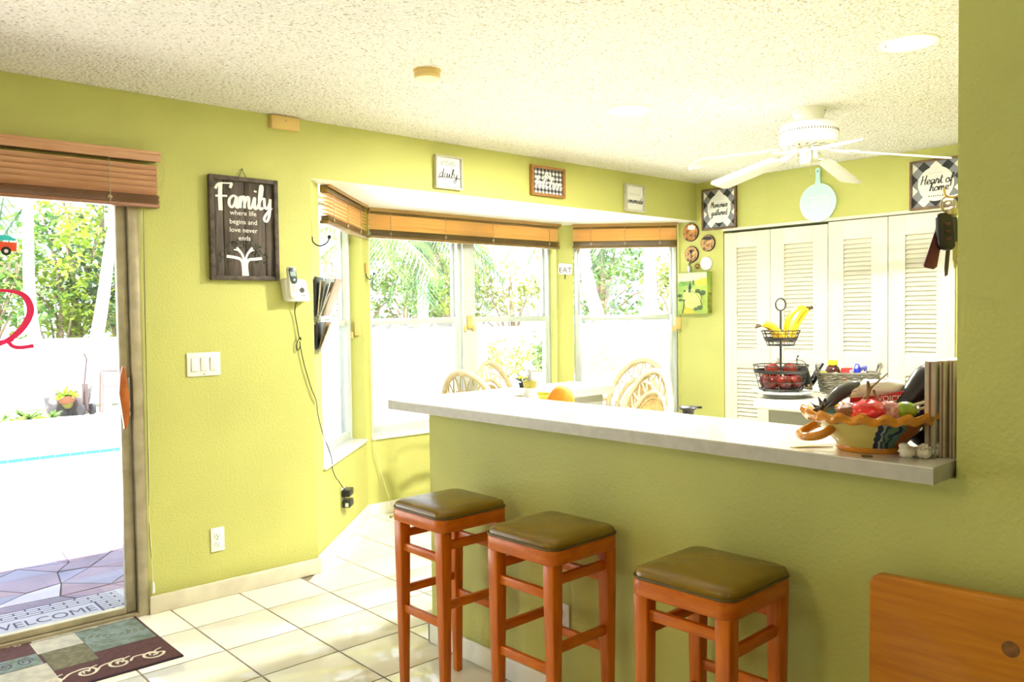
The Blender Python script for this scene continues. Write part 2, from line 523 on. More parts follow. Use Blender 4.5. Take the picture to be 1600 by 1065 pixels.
g.box(XP, 4.65, -0.254, 0.17, -0.12, H); g.box(XP, 4.65, -1.99, -0.254, 2.03, H); g.box(XP, 4.65, -4.3, -1.99, -0.12, H)
struct('wall_pantry', g, WALL)
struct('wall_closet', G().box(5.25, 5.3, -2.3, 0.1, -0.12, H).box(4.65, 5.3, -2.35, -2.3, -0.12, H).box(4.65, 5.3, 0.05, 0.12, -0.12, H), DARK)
struct('wall_kitchen', G().box(1.06, 4.65, -4.42, -4.3, -0.12, H), WALL)
g = G()
g.box(0.936, 1.06, -8, -3.276, -0.12, H)
g.box(0.936, 1.06, -3.276, -1.19, -0.12, 0.996)
struct('wall_bar', g, WALL)
struct('wall_bar_return', G().box(1.06, 1.93, -1.285, -1.19, -0.12, 0.996), GREYCAB)
g = G()
g.box(-4.75, -4.6, -8, 0, -0.12, H)
struct('wall_left', g, WALL)
struct('wall_front', G().box(-4.75, -3.6, -8.12, -8, -0.12, H).box(-1.6, 1.06, -8.12, -8, -0.12, H).box(-3.6, -1.6, -8.12, -8, 2.1, H).box(-3.6, -1.6, -8.12, -8, -0.12, 1.2), WALL)  # opening in this unseen rear wall is added to let in light

# ceilings and roof
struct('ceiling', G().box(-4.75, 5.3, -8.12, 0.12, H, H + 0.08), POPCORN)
BAYP = [(1.0, 0.0), (1.93, 0.93), (3.82, 0.93), (4.6, 0.14), (4.6, 0.0)]
g = G(); g.prism([(1.047, 0.001), (1.047, 0.02), (1.91, 0.88), (3.81, 0.88), (4.532, 0.158), (4.532, 0.001)], 2.1325, 2.2)
struct('ceiling_bay', g, CEILP)
g = G()
g.box(-5.7, 5.7, -8.6, 0.72, H + 0.08, H + 0.2)
g.prism([(0.8, 0.12), (0.8, 0.3), (1.75, 1.3), (3.95, 1.3), (4.9, 0.35), (4.9, 0.12)], 2.2, H + 0.08)
struct('roof', g, WHITE)

# baseboards
BB = 0.085
g = G(); g.prism([(0.16, -0.016), (1.055, -0.016), (1.055, 0.0), (0.16, 0.0)], 0, BB)
struct('baseboard_back', g, TRIMC, bevel=0.004)
g = G(); g.box(0.015, 1.24, -0.014, 0, 0, BB, ML)
struct('baseboard_bay_left', g, WHITE, bevel=0.004)
struct('baseboard_bay_front', G().box(1.91, 3.81, 0.866, 0.88, 0, BB), WHITE, bevel=0.004)
struct('baseboard_bay_right', G().box(0, 1.02, -0.014, 0, 0, BB, MR), WHITE, bevel=0.004)
g = G(); g.box(0.922, 0.936, -8, -1.176, 0, BB); g.box(0.922, 1.9, -1.19, -1.176, 0, BB)
struct('baseboard_bar', g, WHITE, bevel=0.004)

# ---- windows: double units with a fixed upper pane and a lower sash
def window(name, W, z0, z1, rail, M, screen=True):
    root = D.objects.new(name, None); COL.objects.link(root); root['kind'] = 'structure'
    root.matrix_world = M
    f = 0.032
    g = G()
    g.box(0, f, 0, 0.075, z0, z1); g.box(W - f, W, 0, 0.075, z0, z1); g.box(f, W - f, 0, 0.075, z0, z0 + f); g.box(f, W - f, 0, 0.075, z1 - f, z1)
    obj('window_frame', g, ALU, root, bevel=0.003)
    a, b = f, W - f
    g = G()
    g.box(a, a + 0.022, 0.045, 0.065, rail, z1 - f); g.box(b - 0.022, b, 0.045, 0.065, rail, z1 - f)
    g.box(a, b, 0.04, 0.068, rail - 0.012, rail + 0.018); g.box(a, b, 0.045, 0.065, z1 - f - 0.02, z1 - f)
    obj('upper_sash', g, ALU, root, bevel=0.002)
    g = G()
    g.box(a, a + 0.03, 0.008, 0.036, z0 + f, rail + 0.02); g.box(b - 0.03, b, 0.008, 0.036, z0 + f, rail + 0.02)
    g.box(a + 0.03, b - 0.03, 0.008, 0.036, z0 + f, z0 + f + 0.05); g.box(a + 0.03, b - 0.03, 0.006, 0.038, rail - 0.024, rail + 0.02)
    ls = obj('lower_sash', g, ALU, root, bevel=0.002)
    obj('sash_latch', G().box(W / 2 - 0.022, W / 2 + 0.022, 0.004, 0.03, rail + 0.02, rail + 0.03), CHROME, root, bevel=0.002)
    obj('upper_pane', G().box(a + 0.02, b - 0.02, 0.053, 0.057, rail + 0.015, z1 - f - 0.015), GLASS, root)
    obj('lower_pane', G().box(a + 0.025, b - 0.025, 0.02, 0.024, z0 + f + 0.045, rail - 0.02), GLASS, root)
    if screen:
        obj('insect_screen', G().box(a, b, 0.070, 0.0712, z0 + f, rail), SCREEN, root)
    return root
window('window_1', 1.005, 0.53, 2.13, 1.35, ML @ T(0.195, 0.085, 0))
window('window_2', 0.86, 0.535, 2.13, 1.355, T(1.957, 0.95, 0))
window('window_3', 0.86, 0.535, 2.13, 1.355, T(2.923, 0.95, 0), screen=False)
window('window_4', 0.865, 0.53, 2.13, 1.355, MR @ T(0.13, 0.06, 0))
struct('trim_1', G().box(2.817, 2.923, 0.925, 1.01, 0.535, 2.13), ALU, bevel=0.003)
# marble sills
SILL = mat('marble_sill', (0.80, 0.80, 0.76), 0.3, col2=(0.62, 0.62, 0.58), scale=35)
struct('trim_2', G().box(0.17, 1.215, -0.02, 0.085, 0.53, 0.552, ML), SILL, bevel=0.003)
struct('trim_3', G().box(1.945, 3.795, 0.862, 0.95, 0.53, 0.552), SILL, bevel=0.003)
struct('trim_4', G().box(0.1, 1.015, -0.02, 0.06, 0.53, 0.552, MR), SILL, bevel=0.003)

# ---- sliding glass door
root = D.objects.new('door_1', None); COL.objects.link(root); root['kind'] = 'structure'
g = G()
g.box(0.112, 0.159, -0.004, 0.12, 0.0, 2.06); g.box(-2.05, -2.0, 0.0, 0.12, 0, 2.06); g.box(-2.0, 0.112, 0, 0.12, 2.01, 2.06)
obj('door_frame', g, BEIGEALU, root, bevel=0.003)
g = G(); g.box(-2.0, 0.112, 0.0, 0.12, -0.02, 0.02); g.box(-2.0, 0.112, 0.03, 0.036, 0.02, 0.034); g.box(-2.0, 0.112, 0.085, 0.091, 0.02, 0.034)
obj('track', g, BEIGEALU, root)
def leaf(x0, x1, y):
    g = G()
    g.box(x0, x0 + 0.045, y, y + 0.035, 0.025, 2.01); g.box(x1 - 0.045, x1, y, y + 0.035, 0.025, 2.01)
    g.box(x0 + 0.045, x1 - 0.045, y, y + 0.035, 0.022, 0.052); g.box(x0 + 0.045, x1 - 0.045, y, y + 0.035, 1.94, 2.01)
    o = obj('sliding_panel', g, BEIGEALU, root, bevel=0.003)
    obj('glass_pane', G().box(x0 + 0.04, x1 - 0.04, y + 0.015, y + 0.021, 0.048, 1.945), GLASS, o)
    return o
lf = leaf(-0.96, 0.109, 0.02)
leaf(-2.0, -0.92, 0.07)
zc = 1.035
pts = [(-0.017, -0.145), (-0.026, -0.06), (-0.028, 0.02), (-0.02, 0.10), (-0.008, 0.145), (0.0, 0.145), (0.006, 0.09), (0.008, 0.0), (0.006, -0.09), (-0.008, -0.145)]
pts = [(p[0] if p[1] > 0 else p[0] + 0.008, p[1]) for p in pts]
o = obj('door_pull', G().plate([(0.068 + p[0] + 0.004, zc + p[1]) for p in pts], -0.035, -0.012), mat('varnished_brown_wood', (0.36, 0.10, 0.025), 0.25, vary=0.15, scale=20), lf, bevel=0.003)
obj('lock_plate', G().box(0.08, 0.102, 0.002, 0.02, 0.925, 1.125), mat('dull_bronze', (0.16, 0.14, 0.08), 0.4, metal=0.5, vary=0.3, scale=30), lf, bevel=0.002)
obj('lock_thumb', G().box(0.087, 0.096, -0.012, 0.004, 0.985, 1.02).box(0.084, 0.099, -0.004, 0.004, 0.945, 0.965), CHROME, lf, bevel=0.002)
obj('pull_post', G().box(0.071, 0.083, -0.014, 0.022, 0.93, 0.96).box(0.071, 0.083, -0.014, 0.022, 1.09, 1.12), BLACK, lf)

# ---- louvred bifold closet doors
ys = [-0.258, -0.667, -1.128, -1.556, -1.986]
slat_cache = {}
for k in range(4):
    W = ys[k] - ys[k + 1] - 0.005
    root = D.objects.new('door_%d' % (k + 2), None); COL.objects.link(root); root['kind'] = 'structure'
    root.location = (XP + 0.006, ys[k], 0); root.rotation_euler = (0, 0, -PI / 2)
    s = 0.112
    g = G()
    zt = 2.012 if k < 2 else 2.024
    g.box(0, s, 0, 0.034, 0.02, zt); g.box(W - s, W, 0, 0.034, 0.02, zt)
    g.box(s, W - s, 0, 0.034, 0.02, 0.17); g.box(s, W - s, 0, 0.034, 0.945, 1.08); g.box(s, W - s, 0, 0.034, 1.89, zt)
    obj('door_frame', g, DOORW, root, bevel=0.002)
    lw = W - 2 * s
    sm = mesh_of('louver_slat', G().box(0, lw, -0.003, 0.003, -0.021, 0.021), DOORW)
    n1, n2 = 26, 25
    for i in range(n1):
        link('louver_slat', sm, root, (s, 0.017, 1.096 + i * (0.778 / (n1 - 1))), (math.radians(-31), 0, 0))
    for i in range(n2):
        link('louver_slat', sm, root, (s, 0.017, 0.186 + i * (0.743 / (n2 - 1))), (math.radians(-31), 0, 0))
    if k in (1, 2):
        kx = 0.07 if k == 1 else W - 0.045
        obj('door_knob', G().lathe([(0.006, 0), (0.006, 0.012), (0.016, 0.018), (0.019, 0.027), (0.014, 0.036), (0.004, 0.039)], 16, m=T(kx, 0, 1.018) @ RX(PI / 2)), CHROME, root, ang=40)
struct('trim_5', G().box(XP + 0.004, XP + 0.04, -1.986, -0.258, 2.026, 2.03), mat('closet_track', (0.10, 0.09, 0.06), 0.5, vary=0.1))
struct('trim_6', G().box(XP - 0.006, XP, -1.995, -0.25, 2.03, 2.052), TRIMC, bevel=0.002)

# ---- bar counter
cp = [(0.822, -1.05), (2.0, -1.0), (1.985, -1.318), (1.272, -1.328), (1.25, -3.262), (0.822, -3.268)]
ctr = thing('bar_counter', 'long white laminate bar top with shade painted on its edges, right of the bay windows', 'counter')
obj('worktop', G().prism(cp, 1.0355 - 0.002, 1.0365), LAMIN, ctr)
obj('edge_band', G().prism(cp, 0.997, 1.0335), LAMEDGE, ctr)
# lower kitchen counter behind the bar
kc = thing('sink_counter', 'low white sink counter hidden behind the raised bar', 'counter', (1.36, -2.3, 0))
obj('worktop', G().box(-0.1, 0.5, -0.95, 0.95, 0.90, 0.935), LAMIN, kc, bevel=0.003)
obj('cabinet_body', G().box(-0.1, 0.47, -0.95, 0.95, 0.0, 0.90), GREYCAB, kc)
# peninsula in front of the closet
isl = [(2.62, -1.70), (3.30, -1.42), (3.72, -1.42), (3.72, -3.3), (2.62, -3.3)]
pn = thing('peninsula_counter', 'white topped kitchen counter with grey cabinet before the louvred closet', 'counter', (3.1, -2.4, 0))
mm = T(-3.1, 2.4, 0)
obj('worktop', G().prism(isl, 0.892, 0.93, mm), LAMIN, pn, bevel=0.004)
obj('cabinet_body', G().prism([(2.665, -1.76), (3.30, -1.50), (3.68, -1.50), (3.68, -3.28), (2.665, -3.28)], 0.0, 0.892, mm), GREYCAB, pn)

# ================================================================= OUTDOORS
SAND = mat('pale_pool_deck', (0.80, 0.79, 0.75), 0.8, vary=0.04, scale=2)
g = G()
g.box(-14, 24, 1.62, 3.2, -0.2, -0.045); g.box(-14, -7, 3.2, 6.0, -0.2, -0.045); g.box(3.4, 24, 3.2, 6.0, -0.2, -0.045); g.box(-14, 24, 6.0, 9.1, -0.2, -0.045)
g.box(-14, -4.75, -14, 1.62, -0.2, -0.045); g.box(5.4, 24, -14, 1.62, -0.2, -0.045); g.box(1.6, 5.4, 0.3, 1.62, -0.2, -0.05)
g.box(-14, 24, -14, -8.2, -0.2, -0.045)
struct('ground', g, SAND)
struct('ground_planting_bed', G().box(-14, 24, 9.1, 26, -0.25, -0.06), mat('sandy_mulch', (0.60, 0.55, 0.45), 0.95, vary=0.25, scale=6, bump=0.5))
struct('trim_7', G().box(-14, 24, 9.04, 9.16, -0.2, -0.015), SAND, bevel=0.01)
pool = thing('garden_pool', 'pale swimming pool with turquoise waterline tiles outside the glass door', 'pool', (-1.8, 4.6, -0.2))
pm = T(1.8, -4.6, 0.2)
obj('pool_shell', G().box(-7, 3.4, 3.2, 6.0, -1.5, -1.45, pm).box(-7, 3.4, 5.98, 6.0, -1.5, -0.05, pm).box(-7, 3.4, 3.2, 3.22, -1.5, -0.05, pm).box(3.38, 3.4, 3.22, 5.98, -1.5, -0.05, pm).box(-7, -6.98, 3.22, 5.98, -1.5, -0.05, pm), mat('pool_plaster', (0.72, 0.85, 0.86), 0.6, vary=0.03), pool)
WT = mat('waterline_tile', (0.03, 0.34, 0.46), 0.25, vary=0.35, scale=9)
tm = mesh_of('waterline_tile', G().box(-0.07, 0.07, -0.008, 0.0, -0.045, 0.045), WT)
for i in range(44):
    link('waterline_tile', tm, pool, (-1.2 + i * 0.15, 1.378, 0.075))
water = obj('water_surface', G().box(-6.98, 3.38, 3.22, 5.97, -0.116, -0.115, pm), thin_mat('pool_water', (0.65, 0.88, 0.90), 0.35, 0.02, 0.08), pool)
obj('coping', G().box(-7, 3.4, 5.96, 6.25, -0.07, -0.03, pm).box(-7, 3.4, 3.0, 3.24, -0.07, -0.03, pm), SAND, pool, bevel=0.01)

# patio flagstones under the eave
pat = struct('floor_patio', G().box(-4.75, 1.6, 0.12, 1.62, -0.2, -0.04), mat('patio_joint', (0.12, 0.10, 0.12), 0.95, vary=0.2))
PCOL = [mat('flagstone_lilac', (0.186, 0.133, 0.228), 0.7, vary=0.10, scale=5), mat('flagstone_blue', (0.174, 0.160, 0.281), 0.7, vary=0.10, scale=5), mat('flagstone_rose', (0.211, 0.133, 0.201), 0.7, vary=0.1, scale=5), mat('flagstone_mauve', (0.149, 0.107, 0.188), 0.7, vary=0.12, scale=5), mat('flagstone_pale', (0.345, 0.310, 0.437), 0.7, vary=0.05, scale=5)]
rnd = random.Random(5)
nx, ny = 15, 6
gp = {}
for i in range(nx + 1):
    for j in range(ny + 1):
        jx = rnd.uniform(-0.10, 0.10); jy = rnd.uniform(-0.085, 0.085) if 0 < j < ny else 0
        gp[i, j] = (-2.4 + i * 0.26 + jx + (0.13 if j % 2 else 0), 0.125 + j * 0.247 + jy)
def shrink(P, d):
    cx = sum(p[0] for p in P) / len(P); cy = sum(p[1] for p in P) / len(P)
    return [(p[0] + (cx - p[0]) * d / max(0.02, math.hypot(p[0] - cx, p[1] - cy)), p[1] + (cy - p[1]) * d / max(0.02, math.hypot(p[0] - cx, p[1] - cy))) for p in P]
for i in range(nx):
    for j in range(ny):
        q = [gp[i, j], gp[i + 1, j], gp[i + 1, j + 1], gp[i, j + 1]]
        tris = [q] if rnd.random() < 0.62 else ([[q[0], q[1], q[2]], [q[0], q[2], q[3]]] if rnd.random() < 0.5 else [[q[0], q[1], q[3]], [q[1], q[2], q[3]]])
        for P in tris:
            obj('flagstone', G().prism(shrink(P, 0.007), -0.04, -0.028 + rnd.uniform(-0.002, 0.002)), rnd.choice(PCOL[:4] + ([PCOL[4]] if len(P) == 4 else [])), pat)

# ================================================================= BLINDS
def blind(name, label, W, loc, rotz, drop, mw, md, wand=True, ladders=(0.15, 0.5, 0.85), valance=0.042, n_open=5, n_stack=7, tilt=-62, gap=0.022):
    """wooden slat blind, pulled up; local x along, z down from 0, -y to the room"""
    t = thing(name, label, 'window blind', loc, rotz)
    obj('head_rail', G().box(0.01, W - 0.01, -0.045, -0.002, -0.04, 0), md, t, bevel=0.002)
    g = G().box(0, W, -0.062, -0.05, -valance, 0.004).box(0, W, -0.066, -0.05, -0.010, 0.004).box(0, W, -0.064, -0.05, -valance, -valance + 0.008)
    obj('valance', g, mw, t, bevel=0.002)
    st = 0.0065 * n_stack + 0.016
    z1 = -valance - gap
    z0 = -(drop - st)
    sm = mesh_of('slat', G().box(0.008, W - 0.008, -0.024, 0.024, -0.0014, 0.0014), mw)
    sd = mesh_of('stacked_slat', G().box(0.008, W - 0.008, -0.024, 0.024, -0.0014, 0.0014), md)  # darker copy of the slat material, the stack's shade painted in
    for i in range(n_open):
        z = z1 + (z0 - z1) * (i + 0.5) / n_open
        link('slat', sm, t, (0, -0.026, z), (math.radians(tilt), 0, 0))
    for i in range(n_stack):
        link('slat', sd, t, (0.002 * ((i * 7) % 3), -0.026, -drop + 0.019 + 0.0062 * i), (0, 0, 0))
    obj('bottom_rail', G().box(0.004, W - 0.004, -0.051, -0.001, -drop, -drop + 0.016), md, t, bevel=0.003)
    for f in ladders:
        x = W * f
        g = G()
        g.tube([(x, -0.054, -valance), (x + 0.002, -0.055, z0), (x, -0.054, -drop + 0.008)], 0.0016, 6)
        k = 0
        zz = -valance - 0.012
        while zz > -drop + 0.02:
            g.ball((x + (0.002 if k % 2 else -0.002), -0.055, zz), 0.0032, 6, 4)
            zz -= 0.016; k += 1
        for q in range(3):
            g.ball((x + 0.005 * (q - 1), -0.054, -drop + st * 0.55 + 0.006 * (q % 2)), 0.006, 6, 4)
        obj('ladder_cord', g, CORDM, t)
    return t
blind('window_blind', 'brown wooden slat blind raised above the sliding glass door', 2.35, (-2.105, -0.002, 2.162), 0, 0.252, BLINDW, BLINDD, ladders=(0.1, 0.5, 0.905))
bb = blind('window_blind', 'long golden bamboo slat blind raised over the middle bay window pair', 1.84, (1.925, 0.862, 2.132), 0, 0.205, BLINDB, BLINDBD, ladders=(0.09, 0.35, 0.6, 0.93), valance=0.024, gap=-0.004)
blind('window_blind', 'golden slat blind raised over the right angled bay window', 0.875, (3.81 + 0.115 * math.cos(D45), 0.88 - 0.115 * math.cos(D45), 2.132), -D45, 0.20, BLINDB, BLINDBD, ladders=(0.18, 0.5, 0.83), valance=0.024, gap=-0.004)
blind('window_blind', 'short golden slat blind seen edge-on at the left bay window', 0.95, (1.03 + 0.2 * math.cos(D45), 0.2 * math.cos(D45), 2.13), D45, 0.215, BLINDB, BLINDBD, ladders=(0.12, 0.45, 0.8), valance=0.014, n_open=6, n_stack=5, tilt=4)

# ================================================================= BAR STOOLS
def rsq(w, r, n=6):
    P = []
    for cx, cy, a0 in ((w - r, w - r, 0), (-w + r, w - r, 90), (-w + r, -w + r, 180), (w - r, -w + r, 270)):
        for i in range(n + 1):
            a = math.radians(a0 + 90 * i / n)
            P.append((cx + r * math.cos(a), cy + r * math.sin(a)))
    return P
def cushion(w, r, h, z0):
    g = G(); n = len(rsq(w, r)); rings = []
    for s, z in ((1.0, 0), (1.005, h * 0.35), (0.985, h * 0.62), (0.9, h * 0.82), (0.7, h * 0.95), (0.4, h * 1.0)):
        rings.append([(p[0] * s, p[1] * s, z0 + z) for p in rsq(w, r)])
    V = [p for R_ in rings for p in R_] + [(0, 0, z0 + h * 1.01)]
    F = []
    for j in range(len(rings) - 1):
        for i in range(n):
            F.append((j * n + i, j * n + (i + 1) % n, (j + 1) * n + (i + 1) % n, (j + 1) * n + i))
    k = (len(rings) - 1) * n
    for i in range(n):
        F.append((k + i, k + (i + 1) % n, len(V) - 1))
    F.append(tuple(range(n - 1, -1, -1)))
    return g.add(V, F)
def make_stool():
    t = thing('bar_stool', '', 'stool', group='wooden stools along the bar')
    hw = 0.158
    obj('seat_frame', G().prism(rsq(hw, 0.042), 0.642, 0.690), WOODH, t, bevel=0.006)
    obj('seat', cushion(hw - 0.004, 0.040, 0.033, 0.690), VINYL, t, ang=60)
    piping = [(p[0], p[1], 0.692) for p in rsq(hw - 0.001, 0.041)]
    obj('piping', G().tube(piping, 0.0035, 6, closed=True), mat('olive_piping', (0.10, 0.065, 0.01), 0.5, vary=0.1), t, ang=60)
    o = hw - 0.033
    for sx in (-1, 1):
        for sy in (-1, 1):
            g = G()
            V = []
            for z, w, sh in ((0, 0.0135, 0.006), (0.25, 0.0175, 0.003), (0.5, 0.021, 0), (0.645, 0.022, 0)):
                c = (sx * (o + sh * 0.0), sy * (o + sh * 0.0))
                V += [(c[0] + a * w, c[1] + b * w, z) for a, b in ((-1, -1), (1, -1), (1, 1), (-1, 1))]
            F = [(3, 2, 1, 0), (12, 13, 14, 15)]
            for j in range(3):
                for i in range(4):
                    F.append((j * 4 + i, j * 4 + (i + 1) % 4, j * 4 + 4 + (i + 1) % 4, j * 4 + 4 + i))
            obj('leg', g.add(V, F), WOOD, t, bevel=0.004)
    for s in (-1, 1):
        for z in (0.545, 0.315):
            obj('stretcher', G().box(s * o - 0.009, s * o + 0.009, -o + 0.015, o - 0.015, z - 0.015, z + 0.015), WOODH, t, bevel=0.003)
        for z in (0.59, 0.38):
            obj('stretcher', G().box(-o + 0.015, o - 0.015, s * o - 0.009, s * o + 0.009, z - 0.015, z + 0.015), WOODH, t, bevel=0.003)
    return t
st = make_stool()
st.location = (0.715, -1.61, 0); st['label'] = 'olive-seated wooden bar stool farthest left, nearest the bay windows'
s2 = dup(st, (0.725, -2.135, 0), (0, 0, 0.02), 'olive-seated wooden bar stool in the middle of the three')
s3 = dup(st, (0.728, -2.738, 0), (0, 0, PI / 2 + 0.03), 'olive-seated wooden bar stool nearest the leaning pine board')

# ================================================================= PINE BOARD
t = thing('folded_table', 'plain pine tabletop board standing on edge against the bar wall', 'table', (0.86, -3.45, 0), 0)
prof = [(-0.345, 0.0), (0.5, 0.0), (0.5, 0.80), (0.30, 0.795), (0.332 - 0.03, 0.755 + 0.02)]
P = [(-0.60, 0.02), (0.342, 0.02), (0.338, 0.735), (0.330, 0.750), (0.315, 0.757), (-0.60, 0.79)]
g = G(); g.plate(P, -0.016, 0.016, RZ(PI / 2))
obj('tabletop', g, PINE, t, bevel=0.005)
obj('knot', G().lathe([(0.018, 0), (0.017, 0.0006)], 16, m=T(-0.0165, 0.03, 0.66) @ RY(-PI / 2)), mat('dark_knot', (0.20, 0.08, 0.015), 0.4, vary=0.3, scale=60), t)
for yy in (-0.5, 0.2):
    obj('leg', G().box(0.02, 0.055, yy - 0.02, yy + 0.02, 0.0, 0.72), WOOD, t, bevel=0.003)
obj('batten', G().box(0.017, 0.035, -0.55, 0.27, 0.6, 0.66), WOOD, t, bevel=0.002)

# ================================================================= RUG, MAT
RB = mat('rug_brown', (0.070, 0.022, 0.020), 0.95, vary=0.2, scale=60, bump=0.4, bscale=300)
RC = mat('rug_cream', (0.44, 0.40, 0.31), 0.95, col2=(0.33, 0.31, 0.25), scale=24, bump=0.4, bscale=300)
RBL = mat('rug_blue_grey', (0.17, 0.22, 0.20), 0.95, col2=(0.10, 0.12, 0.075), scale=22, bump=0.4, bscale=300)
RO = mat('rug_olive', (0.125, 0.11, 0.055), 0.95, vary=0.25, scale=50, bump=0.4, bscale=300)
t = thing('door_rug', 'dark brown patchwork rug with cream scrolls before the glass door', 'rug', (-0.42, -0.29, 0))
obj('pile', G().box(-0.62, 0.515, -0.31, 0.312, 0, 0.007), RB, t, bevel=0.002)
obj('binding', G().tube([(-0.62, -0.31, 0.004), (0.515, -0.31, 0.004), (0.515, 0.312, 0.004), (-0.62, 0.312, 0.004)], 0.005, 6, closed=True), mat('dark_binding', (0.025, 0.008, 0.02), 0.9, vary=0.2), t)
def patch(x0, x1, y0, y1, m):
    obj('patch', G().box(x0 + 0.42, x1 + 0.42, y0 + 0.29, y1 + 0.29, 0.0068, 0.0078), m, t)
patch(-0.167, 0.085, -0.315, -0.022, RBL)
patch(-0.345, -0.169, -0.175, -0.022, RC)
patch(-0.335, -0.169, -0.40, -0.178, RO)
patch(-0.52, -0.348, -0.29, -0.16, RBL)
patch(-0.52, -0.338, -0.52, -0.295, RC)
patch(-0.335, 0.085, -0.016, 0.015, RC)
SCR = mat('rug_scroll_cream', (0.52, 0.45, 0.33), 0.95, vary=0.1, scale=40)
MOT = mat('rug_motif', (0.19, 0.22, 0.19), 0.95, vary=0.1)
def flatten(g):
    g.V = [(v[0], v[2], 0.0080 - v[1]) for v in g.V]
    g.F = [tuple(reversed(f)) for f in g.F]
    return g
def scroll(cx, cy, r, flip=1, rot=0.0):
    g = G()
    pts = [(cx + r * (1 - i / 26) * math.cos(rot + flip * i * 0.42), cy + r * (1 - i / 26) * math.sin(rot + flip * i * 0.42)) for i in range(20)]
    g.ribbon(pts, r * 0.26, 0, nib=False)
    g.ribbon([pts[0], (cx - r * 1.2, cy + r * 0.6), (cx - r * 1.9, cy - r * 0.2)], r * 0.22, 0, nib=False)
    g.ribbon([(cx + r * 0.2, cy), (cx + r * 0.5, cy + r * 0.7), (cx + r * 1.1, cy + r * 1.0)], r * 0.17, 0, nib=False)
    g.ribbon([(cx - r * 0.2, cy - r * 0.2), (cx - r * 0.1, cy + r * 0.5), (cx + r * 0.4, cy + r * 0.3)], r * 0.15, 0, nib=False)
    obj('scroll_motif', flatten(g), SCR, t)
for i in range(4):
    scroll(0.42 + 0.005 - 0.125 * i, -0.215, 0.046, 1 if i % 2 else -1, i)
for i in range(4):
    scroll(0.33 - 0.15 * i, 0.283, 0.018, 1 if i % 2 else -1, i)
for i in range(3):
    g = G()
    g.ribbon([(0.02 + 0.03 * (1 - k / 30) * math.cos(k * .45 + i) - 0.07 * i, 0.065 + 0.045 * (1 - k / 30) * math.sin(k * .45 + i)) for k in range(24)], 0.007, 0, nib=False)
    obj('curl_motif', flatten(g), mat('rug_curl', (0.06, 0.05, 0.09), 0.95, vary=0.1), t)
for r in (0.02, 0.045, 0.07, 0.095):
    g = G()
    g.ribbon([(0.37 + r * 1.1 * math.cos(k * .3), 0.125 + r * math.sin(k * .3)) for k in range(22)], 0.006, 0, nib=False)
    obj('ring_motif', flatten(g), MOT, t)

t = thing('welcome_mat', 'white WELCOME doormat with brick lines outside the glass door', 'doormat', (-0.2, 0.36, -0.028))
obj('mat_base', G().box(-0.52, 0.405, -0.225, 0.20, 0, 0.008), mat('mat_white', (0.36, 0.34, 0.42), 0.95, vary=0.04, scale=40, bump=0.3, bscale=250), t, bevel=0.003)
LN = mat('mat_navy', (0.035, 0.03, 0.09), 0.9, vary=0.2)
g = G()
rows = [0.195, 0.165, 0.135, 0.105, 0.075]
for k, y in enumerate(rows):
    g.box(-0.50, 0.365, y - 0.003, y + 0.003, 0.0079, 0.0086)
    if k < 4:
        for i in range(9):
            x = -0.49 + 0.11 * i + (0.055 if k % 2 else 0)
            if x < 0.36: g.box(x - 0.004, x + 0.004, y - 0.03, y, 0.0079, 0.0086)
for k, y in enumerate([0.045, 0.015, -0.015, -0.045, -0.075]):
    g.box(0.235, 0.365, y - 0.003, y + 0.003, 0.0079, 0.0086)
    x = 0.30 + (0.03 if k % 2 else -0.02)
    g.box(x - 0.004, x + 0.004, y - 0.03, y, 0.0079, 0.0086)
g.box(0.229, 0.239, -0.09, 0.075, 0.0079, 0.0086)
obj('brick_print', g, LN, t)
g = text_g('WELCOME', 0.118, 0, 0, 0, sx=0.80)
V = [(v[0] - 0.01, v[2] - 0.022, 0.0087) for v in g.V]
g2 = G(); g2.add(V, g.F)
obj('lettering', g2, LN, t)

# ================================================================= FAMILY WALL
OLDW = mat('weathered_plank', (0.125, 0.098, 0.078), 0.75, col2=(0.06, 0.047, 0.038), scale=5, stretch=(10, 10, 1.3), bump=0.3, bscale=20)
OLDF = mat('weathered_frame', (0.115, 0.09, 0.07), 0.75, col2=(0.055, 0.042, 0.034), scale=9, stretch=(3, 3, 3), bump=0.4, bscale=40)
t = thing('family_sign', 'dark wood plank sign reading Family with a painted white tree', 'wall sign', (0.663, -0.003, 1.84))
W2, H2 = 0.180, 0.258
for x0, x1 in ((-0.16, -0.107), (-0.104, 0.003), (0.006, 0.112), (0.115, 0.16)):
    obj('plank', G().box(x0, x1, -0.014, -0.002, -0.24, 0.24), OLDW, t, bevel=0.002, seg=1)
f = 0.022
obj('frame_side', G().box(-W2, -W2 + f, -0.03, -0.001, -H2, H2), OLDF, t, bevel=0.003)
obj('frame_side', G().box(W2 - f, W2, -0.03, -0.001, -H2, H2), OLDF, t, bevel=0.003)
obj('frame_rail', G().box(-W2 + f, W2 - f, -0.029, -0.001, H2 - f, H2), OLDF, t, bevel=0.003)
obj('frame_rail', G().box(-W2 + f, W2 - f, -0.029, -0.001, -H2, -H2 + f), OLDF, t, bevel=0.003)
obj('hanger_wire', G().tube([(-0.022, -0.006, H2 - 0.002), (0, -0.004, H2 + 0.04), (0.022, -0.006, H2 - 0.002)], 0.0018, 6).ball((0, -0.003, H2 + 0.042), 0.004, 8, 6), IRON, t)
g = G(); yl = -0.0146
g.ribbon([(-0.145, 0.19), (-0.125, 0.217), (-0.08, 0.222), (-0.062, 0.222), (-0.07, 0.20)], 0.014, yl)
g.ribbon([(-0.118, 0.217), (-0.121, 0.16), (-0.12, 0.085)], 0.020, yl)
g.ribbon([(-0.145, 0.155), (-0.085, 0.159)], 0.010, yl, nib=False)
script_g(g, 'amily', 0.034, 0.104, 0.060, yl, 0.0145, slant=0.05, sx=0.735)
